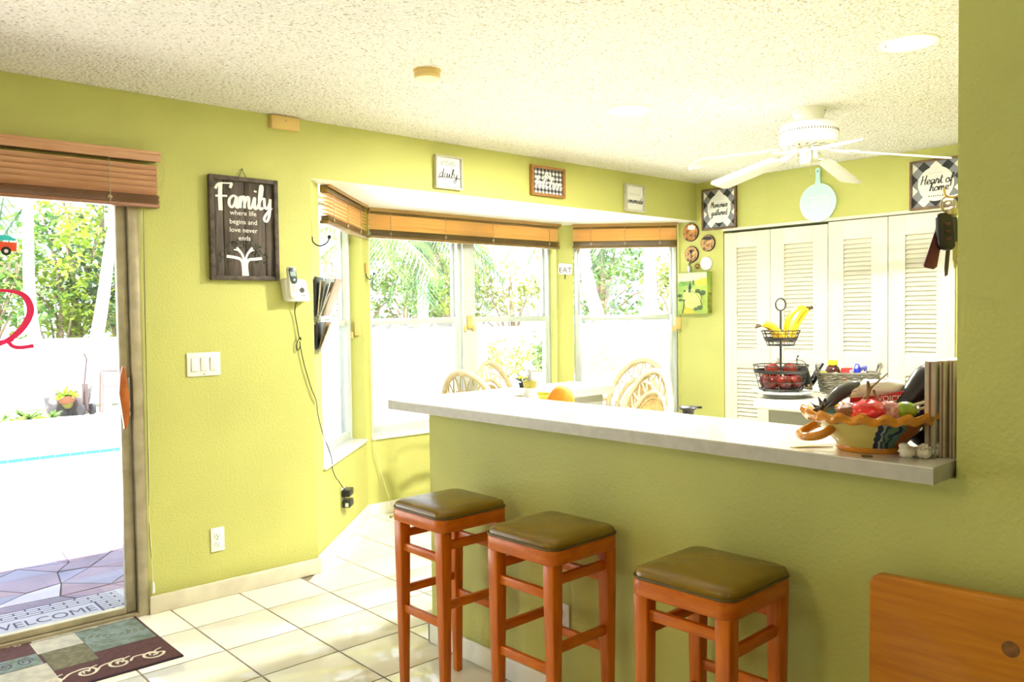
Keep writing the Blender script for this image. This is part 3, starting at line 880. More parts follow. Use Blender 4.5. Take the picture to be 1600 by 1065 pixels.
obj('lettering', g, INKW, t)
for s, z in (('where life', 0.078), ('begins and', 0.034), ('love never', -0.007), ('ends', -0.047)):
    obj('lettering', text_g(s, 0.034, -0.004 if s != 'ends' else 0.0, z, yl, sx=1.02), INKW, t)
g = G()
g.ribbon([(-0.010, -0.235), (-0.012, -0.18), (-0.022, -0.155), (-0.05, -0.145), (-0.095, -0.14)], 0.014, yl, nib=False)
g.ribbon([(0.012, -0.235), (0.008, -0.18), (0.02, -0.155), (0.05, -0.15), (0.09, -0.145)], 0.014, yl, nib=False)
g.ribbon([(0.0, -0.235), (-0.004, -0.17), (-0.014, -0.13), (-0.042, -0.095)], 0.012, yl, nib=False)
g.ribbon([(0.004, -0.235), (0.004, -0.16), (0.014, -0.125), (0.04, -0.092)], 0.011, yl, nib=False)
g.ribbon([(0.014, -0.125), (0.036, -0.108), (0.05, -0.105)], 0.006, yl, nib=False)
g.ribbon([(-0.014, -0.13), (-0.036, -0.11), (-0.058, -0.106)], 0.006, yl, nib=False)
obj('tree_painting', g, INKW, t)
g = G(); rr = random.Random(3)
for i in range(120):
    a = rr.uniform(-0.25, PI + 0.25); r = rr.uniform(0.055, 0.135)
    x, z = r * math.cos(a), -0.155 + r * 0.80 * math.sin(a)
    if abs(x) > 0.136: continue
    th = rr.uniform(0, PI); l, w = 0.0085, 0.0035
    c, s = math.cos(th), math.sin(th)
    g.add([(x + l * c, yl, z + l * s), (x - w * s, yl, z + w * c), (x - l * c, yl, z - l * s), (x + w * s, yl, z - w * c)], [(0, 1, 2, 3)])
obj('leaf_painting', g, mat('painted_leaf', (0.022, 0.028, 0.012), 0.8, vary=0.4, scale=30), t)

t = thing('alarm_box', 'small yellowed plastic box on the wall just under the ceiling', 'alarm', (0.893, -0.002, 2.402))
obj('case', G().box(-0.078, 0.078, -0.034, 0, -0.034, 0.034), PLASTY, t, bevel=0.004)
obj('lettering', text_g('EIS', 0.012, 0.0, 0.008, -0.0345), mat('brown_print', (0.18, 0.11, 0.03), 0.7, vary=0.1), t)

t = thing('light_switch', 'white three-gang rocker switch plate beneath the family sign', 'light switch', (0.445, -0.001, 1.168))
obj('wall_plate', G().box(-0.083, 0.083, -0.006, 0, -0.058, 0.058), PLASTW, t, bevel=0.003)
for i, dx in enumerate((-0.046, 0, 0.046)):
    obj('rocker', G().box(dx - 0.016, dx + 0.016, -0.0105, -0.004, -0.033, 0.033, RX(0.06 if i else -0.05)), PLASTW, t, bevel=0.002)
obj('screw', G().lathe([(0.003, 0), (0.0025, 0.0015)], 10, m=T(0.0, -0.006, -0.048) @ RX(PI / 2)), INK, t)
obj('rocker_gap', G().box(-0.063, -0.029, -0.0065, -0.0058, -0.034, 0.034).box(-0.017, 0.017, -0.0065, -0.0058, -0.034, 0.034).box(0.029, 0.063, -0.0065, -0.0058, -0.034, 0.034), mat('switch_gap', (0.32, 0.29, 0.2), 0.7, vary=0.1), t)

def outlet(label, loc, rotz):
    t = thing('power_outlet', label, 'outlet', loc, rotz)
    obj('wall_plate', G().box(-0.035, 0.035, -0.006, 0, -0.0595, 0.0595), PLASTW, t, bevel=0.003)
    for dz in (0.021, -0.021):
        o = obj('socket', G().lathe([(0.0168, 0), (0.0168, 0.002), (0.0155, 0.0028)], 20, m=T(0, -0.006, dz) @ RX(PI / 2)), PLASTW, t, ang=40)
        obj('slot', G().box(-0.0075, -0.0055, -0.0095, -0.0085, dz - 0.001, dz + 0.007).box(0.0055, 0.0075, -0.0095, -0.0085, dz, dz + 0.007).ball((0, -0.0088, dz - 0.007), 0.0026, 8, 5), INK, o)
    obj('screw', G().lathe([(0.003, 0), (0.0025, 0.0015)], 10, m=T(0, -0.006, 0) @ RX(PI / 2)), CHROME, t)
    return t
outlet('white duplex outlet low on the green wall above the baseboard', (0.492, -0.001, 0.293), 0)
outlet('white outlet on the bar wall behind the middle stool', (0.935, -1.975, 0.31), -PI / 2)

# cordless phone on its wall dock
t = thing('cordless_phone', 'white cordless phone in its answering dock on the wall', 'telephone', (0.925, -0.002, 1.53))
P = [(-0.07, 0.058), (-0.055, 0.066), (0.045, 0.060), (0.055, 0.05), (0.078, -0.045), (0.07, -0.056), (-0.042, -0.056), (-0.055, -0.048)]
obj('dock', G().plate(P, -0.055, 0), PLASTW, t, bevel=0.008, seg=3)
hs = obj('handset', G().plate([(-0.062, 0.112), (-0.052, 0.124), (-0.026, 0.124), (-0.015, 0.112), (-0.002, -0.03), (-0.012, -0.038), (-0.042, -0.038), (-0.05, -0.03)], -0.08, -0.053), PLASTW, t, bevel=0.006, seg=3)
obj('face_plate', G().plate([(-0.060, 0.108), (-0.052, 0.119), (-0.027, 0.119), (-0.018, 0.108), (-0.011, 0.055), (-0.014, 0.042), (-0.026, 0.035), (-0.04, 0.036), (-0.048, 0.05)], -0.0835, -0.079), mat('dark_teal_plastic', (0.03, 0.06, 0.065), 0.35, vary=0.1), hs, bevel=0.001)
obj('display', G().plate([(-0.053, 0.098), (-0.022, 0.098), (-0.018, 0.075), (-0.049, 0.075)], -0.0845, -0.083), mat('phone_display', (0.36, 0.46, 0.45), 0.2, vary=0.05), hs)
obj('navigation_key', G().lathe([(0.006, 0), (0.0055, 0.002)], 14, m=T(-0.029, -0.0835, 0.056) @ RX(PI / 2)), PLASTW, hs)
for r_ in range(4):
    for c_ in range(3):
        obj('key', G().box(-0.0035, 0.0035, -0.0825, -0.0795, -0.002, 0.002, T(-0.038 + c_ * 0.0115 + r_ * 0.0012, 0, 0.024 - r_ * 0.0105)), mat('key_grey', (0.45, 0.45, 0.36), 0.5, vary=0.1), hs)
obj('speaker_grille', G().lathe([(0.014, 0), (0.014, 0.0015), (0.011, 0.003), (0.008, 0.002)], 20, m=T(0.028, -0.055, 0.004) @ RX(PI / 2)), mat('speaker_grey', (0.07, 0.065, 0.06), 0.6, vary=0.3, scale=300), t)
for i in range(3):
    obj('dock_button', G().lathe([(0.0028, 0), (0.0024, 0.002)], 8, m=T(0.026 + 0.0085 * i, -0.055, -0.024) @ RX(PI / 2)), BLACK, t)
CORD = mat('black_cord', (0.015, 0.014, 0.012), 0.5, vary=0.2)
def bayp(u, off, z):
    c = math.cos(D45)
    return (1.03 + u * c + off * c, u * c - off * c, z)
P = [(0.930, -0.035, 1.473), (0.931, -0.014, 1.42), (0.944, -0.012, 1.345), (0.953, -0.012, 1.29), (0.962, -0.014, 1.272), (0.958, -0.018, 1.285), (0.944, -0.016, 1.268), (0.937, -0.012, 1.235), (0.945, -0.012, 1.215), (0.957, -0.014, 1.235), (0.955, -0.016, 1.265), (0.962, -0.012, 1.225), (0.98, -0.012, 1.14), (1.0, -0.012, 1.07), (1.022, -0.012, 1.0), (1.047, -0.010, 0.942), (1.075, 0.025, 0.86), bayp(0.13, 0.014, 0.75), bayp(0.19, 0.026, 0.66), bayp(0.265, 0.026, 0.575), bayp(0.32, 0.013, 0.51), bayp(0.40, 0.012, 0.44), bayp(0.44, 0.012, 0.42), bayp(0.52, 0.02, 0.36), bayp(0.585, 0.034, 0.315)]
tag(obj('phone_cord', G().tube(smooth(P, 5), 0.0026, 6), CORD, ang=60), 'thin black cord dangling from the phone dock to the bay outlet', 'cord')
for k, (dz, lb) in enumerate(((0.318, 'upper black plug-in power adapter on the low bay wall'), (0.252, 'lower black plug-in power adapter with a white spot'))):
    t = thing('power_adapter', lb, 'adapter', bayp(0.585, 0.006, dz), D45)
    obj('case', G().box(-0.05, 0.05, -0.05, 0, -0.022, 0.022), BLACK, t, bevel=0.006)
    if k: obj('sticker', G().box(-0.052, -0.0505, -0.042, -0.022, -0.015, 0.008), PLASTW, t)
t = thing('power_outlet', 'white outlet plate behind the two black power adapters', 'outlet', bayp(0.585, 0.0005, 0.285), D45)
obj('wall_plate', G().box(-0.036, 0.036, -0.005, 0, -0.06, 0.06), PLASTW, t, bevel=0.002)

# blind pull cord beside the door, with tassel
t = thing('pull_cord', 'pale pull cord with tassel hanging beside the door jamb', 'cord', (0.171, -0.004, 1.9))
obj('cord', G().tube([(0, -0.012, 0.0), (0.001, -0.006, -0.6), (0.002, -0.006, -1.2), (-0.004, -0.006, -1.45), (0.002, -0.006, -1.62), (0.004, -0.006, -1.745)], 0.0022, 6), mat('pale_cord', (0.70, 0.68, 0.42), 0.7, vary=0.1), t)
obj('cord', G().tube([(0.004, -0.012, 0.0), (-0.003, -0.006, -1.4), (-0.005, -0.006, -1.52), (0.003, -0.006, -1.66), (0.004, -0.006, -1.745)], 0.0018, 6), mat('dark_cord', (0.12, 0.11, 0.05), 0.7, vary=0.1), t)
obj('tassel', G().lathe([(0.003, 0), (0.007, -0.012), (0.009, -0.05), (0.006, -0.055)], 12, c=(0.004, -0.008, -1.745)), PLASTW, t, ang=40)

# white cord from the front bay blind
P = [(1.935, 0.835, 1.93), (1.94, 0.85, 1.5), (1.945, 0.85, 0.9), (1.952, 0.845, 0.52), (1.985, 0.845, 0.36), (2.03, 0.84, 0.2), (2.055, 0.83, 0.11), (2.08, 0.81, 0.012), (2.115, 0.78, 0.006)]
t = thing('blind_cord', 'pale looped blind cord trailing down the bay wall to the floor', 'cord', (1.94, 0.85, 1.93))
mm = T(-1.94, -0.85, -1.93)
obj('cord', G().tube(smooth(P, 4), 0.002, 6, m=mm), mat('pale_cord', (0.7, 0.68, 0.42)), t)
obj('cord_end', G().tube([(2.0, 0.735, 0.006), (2.06, 0.76, 0.012), (2.13, 0.735, 0.006)], 0.004, 6, m=mm).ball((2.0, 0.735, 0.01), 0.010, 8, 6, m=mm).ball((2.13, 0.735, 0.01), 0.010, 8, 6, m=mm), mat('cord_end_brown', (0.28, 0.22, 0.10), 0.6, vary=0.2), t)

# hooks at the window edges
def hold(label, loc, rotz, s=1.0):
    t = thing('wall_hook', label, 'hook', loc, rotz)
    obj('back_plate', G().box(-0.009 * s, 0.009 * s, -0.010, 0, -0.045 * s, 0.045 * s), BRASS, t, bevel=0.003)
    pts = [(0, -0.006, -0.045 * s), (0, -0.012, -0.075 * s), (0, -0.045 * s, -0.095 * s), (0, -0.085 * s, -0.08 * s), (0, -0.10 * s, -0.05 * s)]
    obj('hook_arm', G().tube(smooth(pts, 5), 0.0038 * s, 8).ball((0, -0.10 * s, -0.048 * s), 0.011 * s, 10, 8), IRON, t, ang=60)
    return t
hold('brass plated black hook at the left edge of the bay opening', bayp(0.035, 0.001, 1.87), D45)
hold('black hook at the left edge of the middle bay window', (1.925, 0.88, 1.72), 0.25, 0.8)

# alarm contacts on the windows
def contact(label, loc, rotz, double=False):
    t = thing('window_sensor', label, 'sensor', loc, rotz)
    obj('case', G().box(-0.022, 0.022, -0.022, 0, -0.05, 0.05), PLASTY, t, bevel=0.004)
    for s in ((-1, 1) if double else (-1,)):
        obj('magnet', G().box(s * 0.042 - 0.012, s * 0.042 + 0.012, -0.016, 0, -0.07, -0.025), PLASTY, t, bevel=0.003)
c45 = math.cos(D45)
contact('yellowed contact sensor beside the left bay window', (1.03 + 1.20 * c45 - 0.02, 1.20 * c45 + 0.03, 1.31), D45 - PI / 2)
contact('yellowed double contact sensor on the mullion between front windows', (2.87, 0.924, 1.335), 0, True)
contact('yellowed contact sensor at the right bay window edge', (3.81 + 0.99 * c45 - 0.03, 0.88 - 0.99 * c45 - 0.03, 1.30), -D45)

# wire magazine rack with papers
t = thing('magazine_rack', 'wire wall rack full of magazines at the bay opening edge', 'rack', bayp(0.02, 0.002, 1.43), D45)
WIRE = mat('white_wire', (0.70, 0.70, 0.66), 0.4, vary=0.1)
g = G()
for zt, zb in ((0.0, -0.03), (-0.17, -0.21)):
    for x in (0.01, 0.09, 0.17):
        g.tube([(x, -0.004, 0.20 + zt * 0.0), (x, -0.004, zb - 0.02), (x, -0.03, zb - 0.025), (x, -0.095, zt + 0.09)], 0.0022, 6)
    for z, y in ((zb - 0.02, -0.03), (zt + 0.03, -0.065), (zt + 0.09, -0.095)):
        g.tube([(0.01, y, z), (0.17, y, z)], 0.0022, 6)
obj('wire_frame', g, WIRE, t, ang=60)
pc = [mat('magazine_black', (0.03, 0.03, 0.032), 0.3, vary=0.3), mat('magazine_cream', (0.60, 0.55, 0.42), 0.4, vary=0.15), mat('magazine_brown', (0.24, 0.17, 0.10), 0.4, vary=0.2), mat('magazine_white', (0.74, 0.74, 0.72), 0.4, vary=0.05), mat('magazine_grey', (0.28, 0.30, 0.31), 0.4, vary=0.15)]
def mag(kind, lab, x0, x1, yb, zb, h, tilt, th, m):
    o = thing(kind, lab, 'magazine', bayp(0.02, 0.002, 1.43), D45, group='papers in the wire rack')
    obj('cover', G().box(x0, x1, -th, 0, 0, h, T(0, yb, zb) @ RX(tilt)), m, o, bevel=0.001)
    obj('pages', G().box(x0 + 0.003, x1 - 0.002, -th * 0.8, -th * 0.2, 0.002, h + 0.0006, T(0, yb, zb) @ RX(tilt)), INKW, o)
mag('magazine', 'black spotted catalogue flat against the wall in the rack top', 0.012, 0.165, -0.008, -0.035, 0.215, 0.02, 0.010, pc[0])
mag('magazine', 'slim cream magazine second from the wall in the rack top', 0.018, 0.16, -0.022, -0.03, 0.19, 0.10, 0.006, pc[1])
mag('magazine', 'grey leaflet in the middle of the rack top', 0.02, 0.165, -0.030, -0.03, 0.205, 0.20, 0.007, pc[4])
mag('magazine', 'white brochure leaning outward in the rack top', 0.02, 0.15, -0.038, -0.03, 0.19, 0.30, 0.006, pc[3])
mag('magazine', 'brown magazine leaning farthest out of the rack top', 0.02, 0.16, -0.046, -0.03, 0.215, 0.37, 0.008, pc[2])
mag('magazine', 'dark catalogue nearest the wall in the lower rack pocket', 0.014, 0.16, -0.010, -0.215, 0.15, 0.04, 0.010, pc[0])
mag('magazine', 'brown booklet in the lower rack pocket', 0.02, 0.16, -0.026, -0.21, 0.15, 0.26, 0.008, pc[2])
mag('magazine', 'white papers leaning outward in the lower rack pocket', 0.02, 0.16, -0.036, -0.21, 0.16, 0.42, 0.006, pc[3])

# ================================================================= SIGNS
PAPER = mat('white_print_panel', (0.80, 0.80, 0.76), 0.6, vary=0.02)
GREYF = mat('pale_grey_frame', (0.50, 0.48, 0.38), 0.5, vary=0.08, scale=30)
OAK = mat('brown_oak_frame', (0.36, 0.17, 0.05), 0.5, col2=(0.27, 0.12, 0.03), scale=8, stretch=(4, 4, 4))
BRF = mat('dark_brown_frame', (0.15, 0.085, 0.04), 0.5, vary=0.25, scale=25)
def framed(label, W2, H2, loc, rotz, fm, pm_, f=0.014, d=0.03, rot=None):
    t = thing('framed_sign', label, 'wall sign', loc, rotz, rot=rot)
    obj('print_panel', G().box(-W2 + 0.003, W2 - 0.003, -0.012, -0.002, -H2 + 0.003, H2 - 0.003), pm_, t)
    for s in (-1, 1):
        obj('frame_side', G().box(min(s * W2, s * (W2 - f)), max(s * W2, s * (W2 - f)), -d, 0, -H2, H2), fm, t, bevel=0.0015)
        obj('frame_rail', G().box(-W2 + f, W2 - f, -d + 0.001, 0, min(s * H2, s * (H2 - f)), max(s * H2, s * (H2 - f))), fm, t, bevel=0.0015)
    return t
yp = -0.0126
t = framed('small pale framed sign reading kitchen daily above the bay', 0.103, 0.100, (1.965, -0.002, 2.258), 0, GREYF, PAPER, f=0.011)
obj('lettering', text_g('KITCHEN', 0.042, 0.0, 0.052, yp, sx=0.62), INKG, t)
obj('lettering', text_g('open', 0.014, 0.0, 0.022, yp), INKL, t)
g = script_g(G(), 'daily', 0.0, -0.032, 0.028, yp, 0.0058, sx=1.05)
g.ribbon([(-0.09, -0.022), (-0.075, -0.034), (-0.055, -0.028)], 0.005, yp, nib=False); g.ribbon([(0.055, -0.03), (0.092, -0.03)], 0.005, yp, nib=False)
obj('lettering', g, INK, t)
t = framed('brown framed black and white checked kitchen sign above the bay', 0.158, 0.100, (2.813, -0.002, 2.285), 0, OAK, gingham('small_gingham', 30, 0), f=0.017)
g = script_g(G(), 'kitchen', 0.012, -0.035, 0.034, -0.0135, 0.0095, sx=1.15)
obj('lettering', g, INKW, t)
g = script_g(G(), 'the', 0.0, 0.028, 0.018, -0.0135, 0.008, sx=1.3)
obj('lettering', g, INKW, t)
t = framed('small pale framed sign reading homemade above the right bay window', 0.109, 0.100, (3.727, -0.002, 2.252), 0, GREYF, PAPER, f=0.011)
obj('lettering', text_g('happiness', 0.034, 0.0, 0.030, yp), INKL, t)
obj('lettering', text_g('is', 0.014, 0.0, 0.002, yp), INKL, t)
obj('lettering', script_g(G(), 'homemade', 0.0, -0.038, 0.022, yp, 0.0055, sx=0.92), INK, t)

def oval(rx, rz, n=40):
    return [(rx * math.cos(2 * PI * i / n), rz * math.sin(2 * PI * i / n)) for i in range(n)]
GING = gingham('diagonal_gingham', 9.5, PI / 4)
t = framed('checked sign with white badge reading Memories gathered, left of the closet', 0.160, 0.165, (XP - 0.001, -0.225, 2.213), -PI / 2, BRF, GING, f=0.015, d=0.025)
obj('badge', G().plate(oval(0.108, 0.115), -0.0128, -0.0122), PAPER, t)
obj('lettering', text_g('sweetest', 0.022, 0, 0.070, -0.0133), INKL, t)
obj('lettering', text_g('are made', 0.014, 0, 0.048, -0.0133), INKL, t)
obj('lettering', script_g(G(), 'Memories', 0.0, 0.010, 0.024, -0.0133, 0.0055, sx=0.78), INK, t)
obj('lettering', script_g(G(), 'gathered', 0.0, -0.052, 0.024, -0.0133, 0.0055, sx=0.78), INK, t)
t = framed('checked sign with white badge reading Heart of home, behind the keys', 0.162, 0.160, (XP - 0.001, -1.868, 2.205), -PI / 2, BRF, GING, f=0.015, d=0.025)
obj('badge', G().plate(oval(0.112, 0.112), -0.0128, -0.0122), PAPER, t)
obj('lettering', text_g('the kitchen', 0.020, 0, 0.07, -0.0133), INKL, t)
obj('lettering', text_g('is the', 0.016, 0, 0.046, -0.0133), INKL, t)
obj('lettering', script_g(G(), 'Heart of', 0.005, 0.0, 0.029, -0.0133, 0.007, sx=0.92), INK, t)
obj('lettering', text_g('the', 0.016, -0.066, -0.03, -0.0133), INKL, t)
obj('lettering', script_g(G(), 'home', 0.02, -0.046, 0.027, -0.0133, 0.007, sx=0.95), INK, t)
g = G()
for i in range(7):
    g.ribbon([(-0.045 + 0.014 * i, -0.082), (-0.038 + 0.014 * i, -0.075 - 0.004 * (i % 2))], 0.006, -0.0133, nib=False)
obj('leaf_flourish', g, INK, t)

TURQ = mat('pale_turquoise', (0.52, 0.79, 0.79), 0.5, vary=0.04)
TURQR = mat('turquoise_rim', (0.62, 0.84, 0.82), 0.5, vary=0.03)
t = thing('pan_sign', 'pale turquoise pan-shaped LOVE sign hanging over the closet', 'wall sign', (XP - 0.002, -1.062, 2.168), -PI / 2)
obj('pan_disc', G().lathe([(0.138, 0), (0.138, 0.022), (0.128, 0.024)], 48, m=RX(PI / 2)), TURQR, t, ang=40)
obj('pan_face', G().lathe([(0.124, 0.0235), (0.124, 0.0245)], 48, m=RX(PI / 2)), TURQ, t)
obj('handle', G().plate([(-0.026, 0.13), (-0.018, 0.16), (-0.017, 0.215), (-0.021, 0.235), (-0.012, 0.25), (0.012, 0.25), (0.021, 0.235), (0.017, 0.215), (0.018, 0.16), (0.026, 0.13)], -0.02, 0), TURQ, t, bevel=0.003)
obj('hang_hole', G().lathe([(0.007, 0), (0.007, 0.0008)], 12, m=T(0, -0.02, 0.225) @ RX(PI / 2)), INKG, t)
obj('lettering', text_g('seasoned with', 0.027, 0, 0.042, -0.0255), INKW, t)
obj('lettering', text_g('LOVE', 0.075, 0, -0.008, -0.0255), INKW, t)
obj('lettering', text_g('every day', 0.024, 0, -0.060, -0.0255), INKW, t)

# EAT sign on the green strip between bay windows
t = thing('eat_sign', 'tiny white wooden sign reading EAT between the bay windows', 'wall sign', (3.81 + 0.058 * c45 - 0.001, 0.88 - 0.058 * c45 - 0.001, 1.765), -D45, rot=(0, 0.05, -D45))
obj('board', G().plate([(-0.058, -0.036), (-0.05, -0.045), (0.05, -0.045), (0.058, -0.034), (0.058, 0.034), (0.05, 0.042), (0.012, 0.044), (-0.05, 0.048), (-0.058, 0.038)], -0.012, 0), PLASTW, t, bevel=0.002)
obj('lettering', text_g('EAT', 0.062, 0, -0.012, -0.0125, sx=1.0), INK, t)
obj('lettering', text_g('let us', 0.020, 0.004, 0.027, -0.0125), INKG, t)
obj('pull_tab', G().box(-0.004, 0.004, -0.008, 0, -0.085, -0.045), IRON, t, bevel=0.001)

# round magnets and canvas at the corner by the closet
def photo_mat(name, a, b, scale):
    return mat(name, a, 0.3, col2=b, scale=scale, detail=6)
pm1 = photo_mat('autumn_print', (0.70, 0.30, 0.06), (0.05, 0.03, 0.015), 38)
pm2 = photo_mat('amber_print', (0.75, 0.42, 0.16), (0.10, 0.05, 0.02), 45)
def disc(label, y, z, r, m):
    t = thing('round_plaque', label, 'plaque', (XP - 0.001, y, z), -PI / 2, group='round picture plaques in the corner')
    obj('rim', G().lathe([(r, 0), (r, 0.010), (r * 0.95, 0.013)], 28, m=RX(PI / 2)), BLACK if m is not PAPER else PLASTW, t, ang=40)
    obj('picture', G().lathe([(r * 0.93, 0.0125), (r * 0.93, 0.0135)], 28, m=RX(PI / 2)), m, t)
    return t
p1 = disc('round plaque with pale cap and autumn scene, topmost of the five', 0.051, 2.046, 0.076, pm1)
obj('painted_cap', G().plate([(-0.03, 0.03), (-0.02, 0.055), (0.02, 0.06), (0.045, 0.045), (0.048, 0.02), (0.0, 0.018)], -0.0142, -0.0136), PAPER, p1)
p2 = disc('round plaque with black top band, rightmost of the five', -0.114, 1.947, 0.068, pm2)
obj('painted_band', G().plate([(-0.055, 0.03), (-0.03, 0.052), (0.03, 0.052), (0.055, 0.03), (0.02, 0.022), (-0.02, 0.028)], -0.0142, -0.0136), INK, p2)
p3 = disc('round orange plaque below the topmost one', 0.044, 1.866, 0.067, pm2)
obj('painted_stem', G().plate([(-0.003, -0.06), (0.003, -0.06), (0.004, 0.0), (0.02, 0.03), (0.0, 0.04), (-0.02, 0.03), (-0.004, 0.0)], -0.0142, -0.0136), INK, p3)
p4 = disc('round plain white plaque just above the green canvas', -0.098, 1.782, 0.056, PAPER)
obj('tiny_print', G().plate(oval(0.012, 0.008, 10), -0.0142, -0.0136), INKL, p4)
t = thing('canvas_box', 'green landscape canvas on a deep box frame left of the closet', 'painting', (XP - 0.001, -0.005, 1.545), -PI / 2)
cw, chh = 0.143, 0.17
obj('box_body', G().box(-cw, cw, -0.068, 0, -chh, chh), mat('canvas_meadow', (0.40, 0.52, 0.10), 0.6, col2=(0.24, 0.37, 0.06), scale=9), t, bevel=0.002)
yc = -0.0686
def paint(name, poly, m, k=1):
    obj(name, G().plate(poly, yc - 0.0003 * k, yc), m, t)
pmx = lambda n, c: mat(n, c, 0.6, vary=0.18, scale=30)
paint('painted_sky', [(-0.14, 0.165), (-0.14, 0.085), (-0.06, 0.10), (0.14, 0.10), (0.14, 0.165)], pmx('paint_sky', (0.62, 0.70, 0.42)))
paint('painted_hill', [(-0.14, 0.09), (-0.10, 0.10), (-0.05, 0.085), (-0.04, 0.07), (-0.10, 0.055), (-0.14, 0.06)], pmx('paint_hill', (0.16, 0.33, 0.06)), 2)
paint('painted_field', [(0.02, 0.09), (0.08, 0.115), (0.14, 0.12), (0.14, 0.06), (0.05, 0.055)], pmx('paint_yellow', (0.72, 0.55, 0.06)), 2)
paint('painted_meadow', [(-0.08, 0.02), (0.0, 0.04), (0.06, 0.0), (0.10, -0.06), (0.07, -0.13), (-0.06, -0.125), (-0.09, -0.05)], pmx('paint_lime', (0.52, 0.66, 0.18)), 2)
paint('painted_path', [(-0.09, -0.165), (-0.075, -0.11), (-0.03, -0.12), (0.04, -0.165)], pmx('paint_ochre', (0.66, 0.42, 0.03)), 3)
for x, z, s in ((-0.028, 0.035, 1.0), (-0.02, 0.055, 0.8), (0.01, 0.085, 0.6)):
    paint('painted_cypress', [(x - 0.012 * s, z - 0.03 * s), (x + 0.012 * s, z - 0.03 * s), (x + 0.010 * s, z + 0.01 * s), (x, z + 0.055 * s), (x - 0.009 * s, z + 0.01 * s)], pmx('paint_blue_green', (0.06, 0.13, 0.12)), 4)
for x, z, r in ((-0.125, -0.02, 0.022), (-0.12, -0.055, 0.018), (0.052, 0.015, 0.024), (0.072, -0.12, 0.028), (-0.075, 0.018, 0.012), (0.10, 0.0, 0.03), (0.035, -0.13, 0.02)):
    paint('painted_tree', [(x + r * math.cos(a * .7) * (1 + .2 * (a % 2)), z + r * 0.7 * math.sin(a * .7)) for a in range(9)], pmx('paint_dark_green', (0.06, 0.11, 0.03)), 5)
g = G(); g.ribbon([(-0.10, -0.165), (-0.085, -0.11), (-0.08, -0.06)], 0.010, yc - 0.0018, nib=False); g.ribbon([(0.10, -0.12), (0.085, -0.07), (0.09, -0.03), (0.06, 0.01)], 0.006, yc - 0.0018, nib=False); g.ribbon([(-0.03, 0.02), (0.03, -0.0), (0.07, -0.04), (0.09, -0.10)], 0.004, yc - 0.0018, nib=False); g.ribbon([(-0.11, -0.058), (-0.07, -0.054)], 0.010, yc - 0.0018, nib=False)
obj('painted_trunks', g, pmx('paint_brown', (0.09, 0.045, 0.015)), t)
g = G(); g.box(cw - 0.0005, cw + 0.0004, -0.06, -0.006, -0.16, 0.0); 
obj('painted_side', g, mat('canvas_side', (0.13, 0.19, 0.04), 0.6, col2=(0.34, 0.36, 0.05), scale=20), t)
t = thing('tiny_pail', 'tiny white metal pail with a twig on top of the green canvas', 'pot', (XP - 0.04, 0.042, 1.7155), 0)
obj('pail', G().lathe([(0.014, 0), (0.019, 0.05), (0.017, 0.05), (0.013, 0.004)], 16), CHROME, t, ang=40)
g = G()
for k in range(7):
    g.tube([(0, 0, 0.03), (0.006 * math.cos(k), 0.012 * math.sin(k), 0.07), (0.014 * math.cos(k * 1.3), -0.03 + 0.028 * math.sin(k * 2), 0.085 + 0.012 * (k % 3))], [0.0018, 0.0015, 0.003], 5)
obj('dried_twig', g, mat('dried_twig', (0.10, 0.06, 0.02), 0.8, vary=0.4, scale=60), t)
t = thing('small_bow', 'small brown dried flower beside the white round plaque', 'ornament', (XP - 0.02, -0.02, 1.765), -PI / 2)
g = G()
for k in range(8):
    a = k * PI / 4
    g.ball((0.018 * math.cos(a), 0, 0.014 * math.sin(a)), 0.009, 7, 5)
obj('petals', g, mat('dried_petals', (0.24, 0.15, 0.03), 0.8, vary=0.5, scale=70), t)
obj('flower_centre', G().ball((0, -0.008, 0), 0.008, 8, 6), BRASS, t)

# ================================================================= CEILING FIXTURES
t = thing('smoke_detector', 'round yellowed smoke detector on the popcorn ceiling', 'smoke detector', (0.995, -1.135, H))
obj('base_ring', G().lathe([(0.058, -0.008), (0.060, 0)], 32), PLASTY, t, ang=40)
obj('cover', G().lathe([(0.030, -0.038), (0.050, -0.036), (0.055, -0.030), (0.055, -0.006)], 32), mat('pale_yellow_plastic', (0.70, 0.52, 0.20), 0.45, vary=0.04), t, ang=40)
obj('vent_ring', G().lathe([(0.0555, -0.026), (0.0565, -0.024), (0.0565, -0.020), (0.0555, -0.018)], 32, cap=False), PLASTY, t)
LAMPM = mat('lamp_glow', (1.0, 0.95, 0.82), 0.5, emit=40.0)
def downlight(label, x, y, w):
    t = thing('recessed_light', label, 'ceiling light', (x, y, H))
    obj('trim_ring', G().lathe([(0.085, -0.001), (0.105, -0.006), (0.112, -0.004), (0.114, 0.0)], 36, cap=False), WHITE, t, ang=40)
    obj('reflector', G().lathe([(0.085, -0.002), (0.078, -0.0005)], 36, cap=False), CHROME, t, ang=40)
    obj('bulb', G().lathe([(0.005, -0.016), (0.05, -0.012), (0.074, -0.004), (0.078, -0.001)], 28), LAMPM, t, ang=60)
    ld = D.lights.new('recessed_lamp', 'AREA'); ld.shape = 'DISK'; ld.size = 0.15; ld.energy = w; ld.color = (1.0, 0.95, 0.85)
    lo = D.objects.new('recessed_lamp', ld); COL.objects.link(lo); lo.parent = t; lo.location = (0, 0, -0.02)
    return t
downlight('lit round recessed light near the green pillar', 2.235, -2.63, 62)
downlight('lit round recessed light over the bar, blown out to white', 2.2, -1.24, 84)

